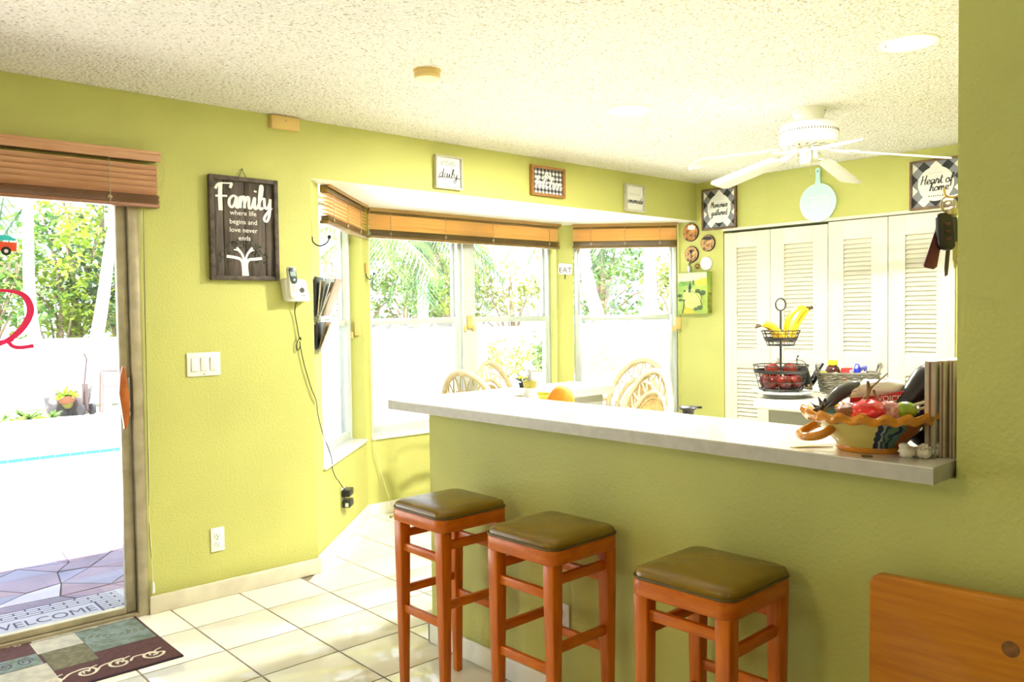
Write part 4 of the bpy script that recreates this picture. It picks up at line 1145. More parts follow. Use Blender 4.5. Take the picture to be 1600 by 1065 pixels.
t = thing('added_fill_lamp', 'added round fill lamp on the ceiling, out of view near the glass door', 'ceiling light', (-2.5, -2.3, H))  # unseen lamp, added to warm and brighten the living room walls
obj('base', G().lathe([(0.15, -0.02), (0.16, 0.0)], 32), WHITE, t, ang=40)
obj('shade', G().lathe([(0.01, -0.10), (0.09, -0.085), (0.14, -0.05), (0.148, -0.02)], 32), mat('fill_lamp_glow', (1.0, 0.80, 0.50), 0.5, emit=2.0), t, ang=60)
ld = D.lights.new('fill_light', 'POINT'); ld.energy = 34; ld.color = (1.0, 0.82, 0.55); ld.shadow_soft_size = 0.15
lo = D.objects.new('fill_light', ld); COL.objects.link(lo); lo.parent = t; lo.location = (0, 0, -0.28)

# ceiling fan
FANW = mat('white_fan_enamel', (0.74, 0.74, 0.66), 0.35, vary=0.03)
t = thing('ceiling_fan', 'white five-blade ceiling fan hanging over the kitchen', 'ceiling fan', (2.93, -1.84, H))
obj('canopy', G().lathe([(0.062, -0.066), (0.066, -0.06), (0.084, -0.02), (0.086, 0.0)], 36), FANW, t, ang=35)
obj('canopy_screw', G().lathe([(0.004, 0), (0.003, 0.003)], 8, m=T(0.01, -0.0825, -0.018) @ RX(PI / 2)), BLACK, t)
obj('motor_housing', G().lathe([(0.05, -0.195), (0.115, -0.192), (0.140, -0.180), (0.146, -0.155), (0.146, -0.098), (0.140, -0.085), (0.115, -0.072), (0.06, -0.066)], 44), FANW, t, ang=35)
g = G()
for i in range(64):
    a = 2 * PI * i / 64
    g.box(-0.0025, 0.0025, -0.0012, 0.0, -0.006, 0.006, T(0.1463 * math.cos(a), 0.1463 * math.sin(a), -0.122) @ RZ(a - PI / 2) @ RZ(PI))
obj('vent_slots', g, mat('vent_grey', (0.12, 0.11, 0.08), 0.8, vary=0.1), t)
obj('housing_band', G().lathe([(0.146, -0.112), (0.149, -0.110), (0.149, -0.107), (0.146, -0.105)], 44, cap=False).lathe([(0.146, -0.139), (0.149, -0.137), (0.149, -0.134), (0.146, -0.132)], 44, cap=False), FANW, t)
obj('switch_housing', G().lathe([(0.02, -0.285), (0.038, -0.282), (0.044, -0.27), (0.044, -0.225), (0.05, -0.215), (0.05, -0.192)], 30), FANW, t, ang=35)
g = G()
for i in range(16):
    a = 2 * PI * i / 16
    g.box(-0.004, 0.004, -0.020, 0.020, -0.001, 0.0, T(0.095 * math.cos(a), 0.095 * math.sin(a), -0.1925) @ RZ(a - PI / 2 + 0.4))
obj('bottom_vents', g, mat('vent_grey', (0.12, 0.11, 0.08)), t)
obj('pull_chain', G().tube([(-0.055, -0.04, -0.22), (-0.057, -0.042, -0.30), (-0.057, -0.042, -0.345)], 0.0014, 5).ball((-0.057, -0.042, -0.35), 0.0045, 8, 6).ball((-0.05, -0.036, -0.222), 0.008, 8, 6), CHROME, t)
ird = mesh_of('blade_iron', G().plate([(0.05, -0.012), (0.12, -0.014), (0.15, -0.006), (0.15, 0.006), (0.12, 0.010), (0.05, 0.012)], -0.001, 0.001, RX(PI / 2)).tube([(0.06, 0, -0.002), (0.12, 0.012, -0.016), (0.17, 0.02, -0.024), (0.235, 0.035, -0.026)], 0.007, 6).tube([(0.06, 0, -0.002), (0.12, -0.012, -0.016), (0.17, -0.02, -0.024), (0.235, -0.035, -0.026)], 0.007, 6).box(0.2, 0.25, -0.045, 0.045, -0.028, -0.024), FANW, bevel=0.0)
bp_ = [(0.20, -0.052), (0.215, -0.058), (0.64, -0.068), (0.665, -0.052), (0.67, 0.0), (0.665, 0.052), (0.64, 0.068), (0.215, 0.058), (0.20, 0.052)]
bld = mesh_of('fan_blade', G().prism(bp_, -0.003, 0.003, RX(0.21)), FANW, bevel=0.0012, seg=1)
A0 = -65
for k in range(5):
    a = math.radians(A0 + 72 * k)
    ir = link('blade_iron', ird, t, (0, 0, -0.196), (0, math.radians(5), a))
    bo = link('fan_blade', bld, t, (0, 0, -0.202), (0, math.radians(9), a))

# ================================================================= THINGS ON THE BAR
# scalloped ceramic bowl
BZ = 1.037
t = thing('ceramic_bowl', 'large painted ceramic bowl with scalloped orange rim at the bar end', 'bowl', (0.975, -3.055, BZ))
def bowl_paint():
    m = D.materials.new('painted_bowl'); m.use_nodes = True
    N, L = m.node_tree.nodes, m.node_tree.links
    b = N['Principled BSDF']; b.inputs['Roughness'].default_value = 0.15
    tc = N.new('ShaderNodeTexCoord'); sx = N.new('ShaderNodeSeparateXYZ'); L.new(tc.outputs['Object'], sx.inputs[0])
    at = N.new('ShaderNodeMath'); at.operation = 'ARCTAN2'; L.new(sx.outputs['Y'], at.inputs[0]); L.new(sx.outputs['X'], at.inputs[1])
    n = N.new('ShaderNodeTexNoise'); n.inputs['Scale'].default_value = 26; L.new(tc.outputs['Object'], n.inputs['Vector'])
    ma = N.new('ShaderNodeMath'); ma.operation = 'MULTIPLY_ADD'; ma.inputs[1].default_value = 0.5; L.new(n.outputs['Fac'], ma.inputs[0]); L.new(at.outputs[0], ma.inputs[2])
    mr = N.new('ShaderNodeMapRange'); mr.inputs['From Min'].default_value = -PI; mr.inputs['From Max'].default_value = PI; L.new(ma.outputs[0], mr.inputs[0])
    r = N.new('ShaderNodeValToRGB'); r.color_ramp.interpolation = 'CONSTANT'
    cs = [(0.0, (0.62, 0.52, 0.16)), (0.117, (0.02, 0.03, 0.09)), (0.135, (0.30, 0.36, 0.33)), (0.145, (0.03, 0.05, 0.12)), (0.16, (0.10, 0.20, 0.12)), (0.172, (0.02, 0.03, 0.08)), (0.188, (0.10, 0.20, 0.18)), (0.21, (0.36, 0.10, 0.015)), (0.31, (0.015, 0.015, 0.05)), (0.5, (0.62, 0.52, 0.16)), (0.62, (0.05, 0.12, 0.12)), (0.8, (0.36, 0.12, 0.02)), (0.9, (0.62, 0.52, 0.16))]
    e = r.color_ramp.elements
    e[0].position, e[0].color = cs[0][0], cs[0][1] + (1,)
    e[1].position, e[1].color = cs[1][0], cs[1][1] + (1,)
    for p, c in cs[2:]:
        k = e.new(p); k.color = c + (1,)
    L.new(mr.outputs[0], r.inputs['Fac']); L.new(r.outputs['Color'], b.inputs['Base Color'])
    return m
ORG = mat('orange_glaze', (0.66, 0.25, 0.02), 0.12, vary=0.15, scale=14, coat=0.3)
obj('bowl_body', G().lathe([(0.078, 0.0), (0.080, 0.012), (0.095, 0.03), (0.125, 0.06), (0.138, 0.082), (0.143, 0.092), (0.137, 0.092), (0.118, 0.06), (0.085, 0.03), (0.02, 0.022)], 48), bowl_paint(), t, ang=50)
obj('foot_ring', G().lathe([(0.080, 0.0), (0.0835, 0.004), (0.0825, 0.013), (0.079, 0.014)], 48, cap=False), ORG, t, ang=50)
g = G(); n = 160; V = []; F = []
for i in range(n):
    a = 2 * PI * i / n
    w = math.cos(20 * a)
    for r0, z0 in ((0.137, 0.086), (0.150, 0.078), (0.164, 0.083), (0.170, 0.094), (0.165, 0.104), (0.150, 0.099), (0.137, 0.095)):
        k = max(0, (r0 - 0.137) / 0.032)
        V.append(((r0 + 0.004 * w * k) * math.cos(a), (r0 + 0.004 * w * k) * math.sin(a), z0 + 0.0065 * w * k))
for i in range(n):
    for j in range(7):
        F.append((i * 7 + j, ((i + 1) % n) * 7 + j, ((i + 1) % n) * 7 + (j + 1) % 7, i * 7 + (j + 1) % 7))
obj('scalloped_rim', g.add(V, F), ORG, t, ang=60)
for a in (math.radians(138), math.radians(-42)):
    m_ = RZ(a)
    obj('handle', G().tube(smooth([(0.118, -0.05, 0.060), (0.148, -0.052, 0.045), (0.172, -0.03, 0.038), (0.178, 0.0, 0.036), (0.172, 0.03, 0.038), (0.148, 0.052, 0.045), (0.118, 0.05, 0.060)], 4), 0.011, 10, m=m_), ORG, t, ang=60)
bx, by = 0.975, -3.055
VR = Vector((0.744, -0.668, 0)); VF = Vector((0.668, 0.743, 0))
def bp3(r, f, z):
    v = VR * r + VF * f
    return (bx + v.x, by + v.y, BZ + z)
def contents(name, label, cat, r, f, z, rotz=0.0):
    return thing(name, label, cat, bp3(r, f, z), rotz - 0.732)   # local x = picture right, local y = away
# local frame: rotate so x points along VR
e = contents('eggplant', 'glossy dark eggplant lying at the left side of the ceramic bowl', 'eggplant', -0.085, 0.02, 0.10)
obj('fruit', G().tube(smooth([(-0.035, 0, 0.0), (-0.015, 0, 0.014), (0.015, 0.01, 0.038), (0.045, 0.015, 0.052), (0.075, 0.02, 0.055), (0.092, 0.022, 0.05)], 4), [0.008, 0.010, 0.011, 0.012, 0.013, 0.015, 0.016, 0.017, 0.018, 0.019, 0.019, 0.019, 0.019, 0.019, 0.0185, 0.018, 0.017, 0.014, 0.012, 0.008, 0.002], 12), mat('eggplant_skin', (0.06, 0.055, 0.07), 0.12, spec=0.7, vary=0.2, coat=0.5), e, ang=80)
g = G()
for k in range(6):
    a = k * PI / 3
    g.tube([(-0.030, 0, 0.004), (-0.036 + 0.012 * math.cos(a), 0.016 * math.sin(a), 0.012 + 0.012 * math.cos(a)), (-0.044 + 0.020 * math.cos(a), 0.024 * math.sin(a), 0.014 + 0.020 * math.sin(a + 1))], [0.006, 0.005, 0.001], 6)
obj('calyx', g, mat('dark_calyx', (0.03, 0.018, 0.015), 0.6, vary=0.3), e)
e = contents('dried_twig', 'forked brown wishbone-like twig sticking up from the ceramic bowl', 'twig', -0.035, -0.03, 0.10)
obj('twig', G().tube([(-0.03, 0, 0.0), (0.005, 0.0, 0.03), (0.03, 0.01, 0.062), (0.075, 0.02, 0.095)], [0.004, 0.005, 0.003, 0.0015], 7).tube([(0.012, 0, 0.03), (0.018, 0, 0.058), (0.015, 0, 0.078)], [0.004, 0.006, 0.003], 7).tube([(0.03, 0.0, 0.055), (0.036, -0.003, 0.03)], 0.003, 6), mat('twig_bark', (0.24, 0.17, 0.09), 0.8, vary=0.3, scale=60), e, ang=60)
e = contents('candy_bag', 'shiny red and clear plastic candy bag in the middle of the bowl', 'bag', -0.005, -0.055, 0.085)
def lump(name, pts, m, par, seed, amp=0.004, nu=16, nv=11):
    g = G(); rr = random.Random(seed)
    for c, r, sq in pts:
        g.ball(c, r, nu, nv, sq=sq)
    g.V = [(v[0] + rr.uniform(-amp, amp), v[1] + rr.uniform(-amp, amp), v[2] + rr.uniform(-amp, amp)) for v in g.V]
    return obj(name, g, m, par, ang=70)
lump('red_half', [((-0.025, 0, 0.02), 0.045, (1.0, 0.8, 0.62))], mat('red_foil', (0.62, 0.02, 0.03), 0.15, spec=0.7, vary=0.2, scale=40, coat=0.4), e, 2, 0.0025)
lump('clear_half', [((0.028, 0.003, 0.018), 0.036, (0.9, 0.8, 0.72))], mat('pink_clear_film', (0.60, 0.40, 0.34), 0.15, spec=0.7, col2=(0.42, 0.10, 0.09), scale=70, coat=0.4), e, 3, 0.003)
e = contents('lime', 'round green lime at the front of the bowl', 'fruit', 0.060, -0.062, 0.094)
obj('fruit', G().ball((0, 0, 0.012), 0.026, 18, 12, sq=(1.15, 1, 0.85)), mat('lime_skin', (0.22, 0.36, 0.02), 0.25, vary=0.2, scale=40, bump=0.1, bscale=300), e, ang=80)
obj('stem_end', G().lathe([(0.004, 0), (0.003, 0.003)], 8, c=(0.0, 0, 0.034)), mat('dark_calyx', (0.03, 0.02, 0.015)), e)
e = contents('bread_bag', 'white and red plastic bag with small print lying behind the bowl rim', 'bag', 0.03, 0.035, 0.10, 0.0)
lump('white_part', [((0.01, 0.0, 0.052), 0.07, (1.05, 0.5, 0.36)), ((-0.045, 0, 0.045), 0.035, (1.2, 0.6, 0.5))], mat('white_film', (0.90, 0.87, 0.84), 0.25, vary=0.06, scale=50), e, 5, 0.004)
obj('red_band', G().plate([(-0.088, 0.015), (-0.085, 0.033), (0.0, 0.040), (0.085, 0.056), (0.085, 0.012)], -0.046, -0.042), mat('red_band', (0.55, 0.015, 0.02), 0.3, vary=0.1), e)
obj('lettering', text_g('VOICES', 0.021, 0.018, 0.03, -0.047), INKW, e)
e = contents('brown_packet', 'crumpled brown paper packet under the eggplant in the bowl', 'packet', -0.055, -0.035, 0.09)
lump('packet', [((0, 0, 0.014), 0.045, (1.1, 0.7, 0.4))], mat('brown_packet', (0.33, 0.15, 0.07), 0.5, col2=(0.18, 0.06, 0.04), scale=30), e, 8, 0.004)
e = contents('eyeglass_case', 'large rounded black pouch rising at the right of the bowl', 'pouch', 0.118, 0.0, 0.085)
g = G(); n = 12
obj('pouch', G().tube(smooth([(-0.075, -0.02, 0.0), (-0.04, -0.012, 0.028), (0.0, 0, 0.066), (0.03, 0.01, 0.090), (0.05, 0.02, 0.09), (0.062, 0.03, 0.05), (0.062, 0.03, 0.0)], 4), [0.012 + 0.026 * min(1, i / 12) for i in range(25)], 14), mat('black_pouch', (0.010, 0.008, 0.014), 0.3, spec=0.6, vary=0.3), e, ang=70)
e = contents('strap_loop', 'white looped strap lying over the black pouch', 'strap', 0.095, -0.045, 0.10)
obj('strap', G().tube(smooth([(-0.03, -0.01, 0.004), (0.0, -0.015, 0.008), (0.03, -0.018, 0.018), (0.046, -0.016, 0.03), (0.042, -0.014, 0.036), (0.02, -0.016, 0.027), (-0.03, -0.012, 0.014)], 4), 0.004, 8), mat('off_white_strap', (0.62, 0.60, 0.46), 0.5, vary=0.1), e, ang=60)
# beside the bowl
t = thing('black_bag', 'small black bag standing behind the bowl against the boards', 'bag', (1.10, -3.14, BZ))
lump('bag_body', [((0, 0, 0.05), 0.05, (0.9, 0.9, 1.0))], mat('black_bag_cloth', (0.012, 0.012, 0.015), 0.6, vary=0.3), t, 4, 0.003)
obj('handle', G().tube(smooth([(-0.02, 0, 0.095), (-0.015, 0, 0.115), (0.015, 0, 0.115), (0.02, 0, 0.095)], 4), 0.004, 8), BLACK, t, ang=60)
t = thing('folded_cloth', 'pale lilac cloth draped between the bowl and the boards', 'cloth', (1.02, -3.205, BZ))
g = G()
for k in range(3):
    g.tube(smooth([(0.0, 0.0, 0.0), (0.0, -0.002, 0.06), (0.006, -0.002, 0.105), (0.03, 0.0, 0.118), (0.06, 0.004, 0.09)], 4), 0.0085, 8, m=T(-0.012 + 0.014 * k, 0.004 - 0.004 * k, 0))
obj('cloth', g, mat('lilac_cloth', (0.58, 0.56, 0.66), 0.9, vary=0.08, scale=20), t, ang=70)
for k, (y0, w, hh, lb) in enumerate(((-3.243, 0.024, 0.235, 'thick grey-beige board stood upright, nearest the bowl'), (-3.268, 0.011, 0.237, 'thin grey-beige board stood between the other two upright boards'))):
    pass
bm_ = mat('grey_beige_board', (0.42, 0.36, 0.27), 0.5, vary=0.08, scale=30)
bm2 = mat('brown_board_core', (0.17, 0.09, 0.06), 0.6, vary=0.2)
for y0, y1, hh, x0, lb in ((-3.222, -3.196, 0.232, 0.955, 'thick grey-beige board stood upright nearest the bowl'), (-3.241, -3.226, 0.234, 0.965, 'middle thin board of the three stood upright on the bar'), (-3.259, -3.245, 0.235, 0.975, 'thin upright board touching the green pillar')):
    t = thing('upright_board', lb, 'board', (x0, (y0 + y1) / 2, BZ), 0, group='boards stood upright at the bar end')
    w = (y1 - y0) / 2
    obj('board', G().box(0, 0.2, -w, w, 0, hh), bm_, t, bevel=0.0015)
    obj('core_edge', G().box(-0.0006, 0.0, -w * 0.2, w * 0.2, 0.0, hh - 0.004), bm2, t)
for k, (r, f, s, lb) in enumerate(((0.03, -0.132, 1.0, 'left crumpled white tissue in front of the bowl'), (0.066, -0.140, 0.95, 'middle crumpled white tissue in front of the bowl'), (0.098, -0.118, 1.05, 'right crumpled cream tissue in front of the bowl'))):
    t = thing('tissue', lb, 'tissue', bp3(r, f, 0), k * 1.1, group='crumpled tissues by the bowl')
    lump('crumple', [((0, 0, 0.014 * s), 0.019 * s, (1.15, 0.95, 0.75)), ((0.014, 0.004, 0.012), 0.013 * s, (1, 1, 0.9)), ((-0.006, 0.004, 0.026 * s), 0.011 * s, (1, 1, 0.9))], mat('tissue_paper', (0.78, 0.72, 0.62), 0.8, vary=0.05), t, 11 + k, 0.003, 12, 8)
t = thing('bar_shade_strip', 'thin yellowish strip of painted shade on the bar left of the bowl', 'painted shade', (0.885, -2.93, BZ))
obj('shade_strip', G().prism([(-0.035, 0.03), (-0.01, 0.022), (0.03, -0.012), (0.05, -0.045), (0.02, -0.02), (-0.015, 0.012)], 0.0004, 0.002), mat('painted_bar_shade', (0.42, 0.36, 0.08), 0.7, vary=0.2, scale=40), t)  # flat yellowish plate drawn in place of the shade beside the bowl
t = thing('coin', 'small dark brown disc lying near the bar edge before the bowl', 'coin', (0.858, -3.10, BZ))
obj('disc', G().lathe([(0.0135, 0), (0.0135, 0.002), (0.012, 0.0028)], 20), mat('brown_disc', (0.13, 0.08, 0.03), 0.5, metal=0.3, vary=0.2), t, ang=40)

# soap, sponge pack, orange pouch and black knob behind the bar edge (on the sink counter)
KZ = 0.935
t = thing('soap_bottle', 'white pump soap bottle with yellow label behind the bar', 'bottle', (1.345, -1.382, KZ))
obj('bottle', G().lathe([(0.030, 0), (0.036, 0.005), (0.037, 0.075), (0.035, 0.10), (0.026, 0.118), (0.024, 0.135), (0.026, 0.142)], 24), mat('soap_bottle_white', (0.72, 0.72, 0.72), 0.3, vary=0.03), t, ang=50)
obj('neck_band', G().lathe([(0.0265, 0.136), (0.029, 0.142), (0.031, 0.165), (0.027, 0.168)], 24, cap=True), mat('olive_label', (0.40, 0.36, 0.05), 0.4, vary=0.1), t, ang=50)
obj('pump', G().lathe([(0.012, 0.168), (0.012, 0.182), (0.008, 0.185), (0.007, 0.205), (0.012, 0.206), (0.012, 0.216)], 16).box(-0.004, 0.004, -0.036, 0.0, 0.207, 0.214, RZ(0.8)), mat('pump_grey', (0.42, 0.42, 0.43), 0.4, vary=0.05), t, ang=40)
t = thing('sponge_pack', 'yellow-green wrapped sponge pack beside the soap bottle', 'sponge', (1.432, -1.375, KZ), -0.73)
obj('sponge', G().box(-0.03, 0.03, -0.02, 0.02, 0, 0.112), mat('sponge_yellow', (0.48, 0.46, 0.03), 0.5, col2=(0.25, 0.24, 0.02), scale=60), t, bevel=0.008)
obj('label_band', G().box(-0.031, 0.031, -0.021, 0.021, 0.085, 0.10), mat('sponge_label', (0.60, 0.55, 0.08), 0.5, vary=0.2), t)
t = thing('orange_pouch', 'soft orange cap-like pouch with a dark red opening behind the bar', 'pouch', (1.40, -1.508, KZ))
OP = mat('orange_cloth', (0.86, 0.27, 0.015), 0.6, vary=0.12, scale=20)
g = G()
g.tube(smooth([(-0.088, 0, 0.060), (-0.07, 0, 0.070), (-0.035, 0, 0.088), (0.0, 0, 0.095), (0.035, 0, 0.088), (0.065, 0, 0.07), (0.075, 0, 0.055)], 4), [0.014, 0.016, 0.019, 0.022, 0.026, 0.031, 0.035, 0.039, 0.043, 0.046, 0.049, 0.052, 0.054, 0.056, 0.057, 0.057, 0.056, 0.054, 0.052, 0.049, 0.046, 0.043, 0.038, 0.03, 0.02], 16, m=RZ(-0.73) @ Matrix.Diagonal((0.62, 0.62, 1, 1)))
obj('cap_body', g, OP, t, ang=80)
obj('dark_opening', G().lathe([(0.012, 0), (0.009, 0.003)], 14, m=RZ(-0.73) @ T(-0.056, 0, 0.060) @ RY(-PI / 2)), mat('dark_red_cloth', (0.22, 0.02, 0.01), 0.7, vary=0.2), t)
obj('stand', G().lathe([(0.035, 0), (0.03, 0.01), (0.012, 0.02), (0.012, 0.05), (0.03, 0.06)], 16), PLASTW, t, ang=40)
t = thing('sink_sprayer', 'black flat-topped faucet sprayer head poking above the bar', 'faucet', (1.42, -2.165, KZ))
obj('stem', G().lathe([(0.032, 0), (0.030, 0.02), (0.021, 0.03), (0.021, 0.082), (0.024, 0.095)], 20), BLACK, t, ang=40)
obj('lever', G().lathe([(0.02, 0.094), (0.034, 0.096), (0.036, 0.102), (0.030, 0.107), (0.006, 0.109)], 24).box(0.0, 0.050, -0.010, 0.010, 0.099, 0.106, RZ(-0.73)), BLACK, t, ang=40, bevel=0.0)
t = thing('flower_pot', 'little dark leaved plant with yellow blooms on the bar return', 'plant', (1.60, -1.06, BZ))
obj('pot', G().lathe([(0.018, 0), (0.024, 0.022), (0.022, 0.022), (0.017, 0.004)], 16), BLACK, t, ang=40)
g = G()
for k in range(12):
    a = k * 2.4; r = 0.03 + 0.014 * (k % 3)
    d = Vector((math.cos(a), math.sin(a), 0)); p = Vector((-d.y, d.x, 0)) * 0.008
    b0 = Vector((0, 0, 0.02)); mid = d * r * 0.6 + Vector((0, 0, 0.035 + 0.006 * (k % 3))); tip = d * r * 1.25 + Vector((0, 0, 0.028 + 0.02 * (k % 3)))
    g.add([b0, mid + p, tip, mid - p], [(0, 1, 2, 3)])
obj('leaves', g, mat('dark_leaf', (0.03, 0.07, 0.02), 0.5, vary=0.3), t)
g = G()
for k in range(5):
    g.ball((0.022 * math.cos(k * 1.3), 0.022 * math.sin(k * 1.3), 0.045 + 0.004 * (k % 2)), 0.009, 8, 6)
obj('blooms', g, mat('yellow_bloom', (0.80, 0.68, 0.10), 0.6, vary=0.1), t)

# ================================================================= PENINSULA ITEMS
PZ = 0.932
t = thing('turntable', 'round grey-white turntable under the tiered fruit basket', 'tray', (2.90, -1.705, PZ))
obj('foot', G().lathe([(0.10, 0), (0.10, 0.012), (0.09, 0.02)], 32), mat('turntable_foot', (0.20, 0.21, 0.21), 0.4, vary=0.1), t, ang=40)
obj('disc', G().lathe([(0.09, 0.018), (0.150, 0.022), (0.160, 0.028), (0.162, 0.034), (0.152, 0.036), (0.146, 0.031)], 44), mat('turntable_grey', (0.42, 0.45, 0.45), 0.3, vary=0.05), t, ang=40)
TZ = PZ + 0.033
t = thing('fruit_stand', 'black wire two-tier fruit basket with a ring handle', 'fruit basket', (2.89, -1.70, TZ))
def ring(r, z, w, n=36):
    return [(r * math.cos(2 * PI * i / n), r * math.sin(2 * PI * i / n), z) for i in range(n)], w
def wire_basket(name, z0, z1, r0, r1, rings):
    g = G()
    for f in rings:
        g.tube(ring(r0 + (r1 - r0) * f, z0 + (z1 - z0) * f, 0)[0], 0.0032 if f in (0, 1) else 0.0022, 6, closed=True)
    for k in range(16):
        a = 2 * PI * k / 16
        c, s = math.cos(a), math.sin(a)
        g.tube([(0.02 * c, 0.02 * s, z0 - 0.002), (r0 * c, r0 * s, z0), (r1 * c, r1 * s, z1)], 0.0018, 5)
    o = obj(name, g, IRON, t, ang=60)
    return o
wire_basket('lower_basket', 0.012, 0.138, 0.112, 0.142, (0, 0.3, 0.55, 0.8, 1))
obj('lower_band', G().lathe([(0.1375, 0.098), (0.141, 0.112), (0.1385, 0.112), (0.135, 0.098)], 36, cap=False), IRON, t, ang=40)
wire_basket('upper_basket', 0.245, 0.322, 0.068, 0.100, (0, 0.25, 0.8, 1))
obj('upper_band', G().lathe([(0.082, 0.270), (0.090, 0.288), (0.0875, 0.288), (0.0795, 0.270)], 36, cap=False), IRON, t, ang=40)
obj('pole', G().lathe([(0.0055, 0.0), (0.0055, 0.43)], 12), IRON, t, ang=40)
obj('ring_handle', G().tube([(0, 0, 0)] and [(0.744 * 0.027 * math.cos(2 * PI * i / 28), -0.668 * 0.027 * math.cos(2 * PI * i / 28), 0.462 + 0.032 * math.sin(2 * PI * i / 28)) for i in range(28)], 0.0042, 8, closed=True), IRON, t, ang=60)
obj('stand_feet', G().ball((0.08, 0.05, 0.007), 0.008, 8, 6).ball((-0.08, 0.05, 0.007), 0.008, 8, 6).ball((0.0, -0.1, 0.007), 0.008, 8, 6), IRON, t)
fx, fy = 2.89, -1.70
APPLE = mat('red_apple_skin', (0.17, 0.014, 0.007), 0.2, col2=(0.07, 0.005, 0.004), scale=14, coat=0.0)
def apple_g():
    prof = [(0.006, 0.006), (0.018, 0.0), (0.030, 0.008), (0.037, 0.024), (0.039, 0.038), (0.035, 0.056), (0.024, 0.067), (0.012, 0.066), (0.004, 0.060)]
    return G().lathe(prof, 18)
am = mesh_of('fruit_body', apple_g(), APPLE, ang=80)
asm = mesh_of('stem', G().tube([(0, 0, 0.058), (0.002, 0.001, 0.070), (0.005, 0.002, 0.078)], 0.0013, 5), mat('apple_stem', (0.09, 0.05, 0.02), 0.8, vary=0.2))
labs = ['red apple at the front left of the lower basket', 'red apple at the front middle of the lower basket', 'red apple at the front right of the lower basket', 'red apple at the back right of the lower basket', 'red apple at the back of the lower basket', 'red apple at the back left of the lower basket', 'red apple piled on top, left of the pole', 'red apple piled on top, right of the pole']
apos = [(-0.062, -0.045, 0.012), (-0.002, -0.078, 0.012), (0.062, -0.045, 0.012), (0.062, 0.042, 0.012), (0.0, 0.078, 0.012), (-0.062, 0.042, 0.012), (-0.045, -0.01, 0.074), (0.045, -0.012, 0.072)]
for k, (r, f, z) in enumerate(apos):
    v = VR * r + VF * f
    t = thing('apple', labs[k], 'apple', (fx + v.x, fy + v.y, TZ + z + 0.004), 0, group='apples in the lower basket', rot=(0.1 * (k % 3 - 1), 0.15 * ((k * 2) % 3 - 1), k))
    link('fruit_body', am, t); link('stem', asm, t)
BAN = mat('banana_skin', (0.72, 0.46, 0.02), 0.4, col2=(0.60, 0.36, 0.015), scale=20)
BTIP = mat('banana_tip', (0.07, 0.045, 0.02), 0.8, vary=0.3)
def banana(label, pts, r=0.017):
    t = thing('banana', label, 'banana', (fx, fy, TZ), 0, group='bananas in the upper basket')
    P = []
    for a, f, z in pts:
        v = VR * a + VF * f
        P.append((v.x, v.y, z))
    Q = smooth(P, 5); n = len(Q)
    R_ = [r * min(1, 0.42 + 2.6 * min(i, (n - 1 - i) * 0.75) / n) for i in range(n)]
    obj('peel', G().tube(Q, R_, 6), BAN, t, ang=50)
    d = (Vector(Q[-1]) - Vector(Q[-4])).normalized()
    obj('stem', G().tube([Q[-1], tuple(Vector(Q[-1]) + d * 0.018), tuple(Vector(Q[-1]) + d * 0.03)], [r * 0.42, 0.006, 0.007], 6), BTIP, t, ang=60)
    return t
banana('left banana of the right bunch, arching tall beside the pole', [(0.035, 0.015, 0.275), (0.035, 0.015, 0.34), (0.055, 0.01, 0.40), (0.095, 0.0, 0.440), (0.135, 0.0, 0.445)])
banana('middle banana of the right bunch in the upper basket', [(0.05, -0.02, 0.27), (0.055, -0.022, 0.33), (0.075, -0.02, 0.385), (0.11, -0.01, 0.425), (0.145, 0.0, 0.436)])
banana('rightmost banana of the bunch in the upper basket', [(0.068, 0.01, 0.275), (0.078, 0.01, 0.32), (0.098, 0.008, 0.365), (0.125, 0.004, 0.405), (0.148, 0.002, 0.430)], 0.015)
banana('banana lying left with its dark stem hanging over the basket edge', [(0.02, -0.045, 0.265), (-0.02, -0.045, 0.305), (-0.055, -0.04, 0.345), (-0.09, -0.03, 0.358), (-0.115, -0.03, 0.352)], 0.019)
banana('banana crossing low in the upper basket behind the left one', [(0.03, 0.03, 0.268), (-0.01, 0.04, 0.29), (-0.04, 0.03, 0.33), (-0.075, 0.01, 0.352), (-0.11, -0.012, 0.354)], 0.017)
t = thing('berry_pick', 'small brown and gold seed cluster on the turntable edge', 'ornament', (2.96, -1.815, PZ + 0.036))
g = G()
for k in range(9):
    g.ball((0.018 * math.cos(k * 2.1), 0.014 * math.sin(k * 2.1), 0.010 + 0.009 * (k % 3)), 0.007, 8, 6)
obj('seeds', g, mat('seed_brown', (0.22, 0.14, 0.04), 0.4, col2=(0.05, 0.03, 0.01), scale=90), t, ang=80)
obj('stalk', G().tube([(0, 0, 0.01), (-0.03, 0.01, 0.02)], 0.0015, 5), BTIP, t)

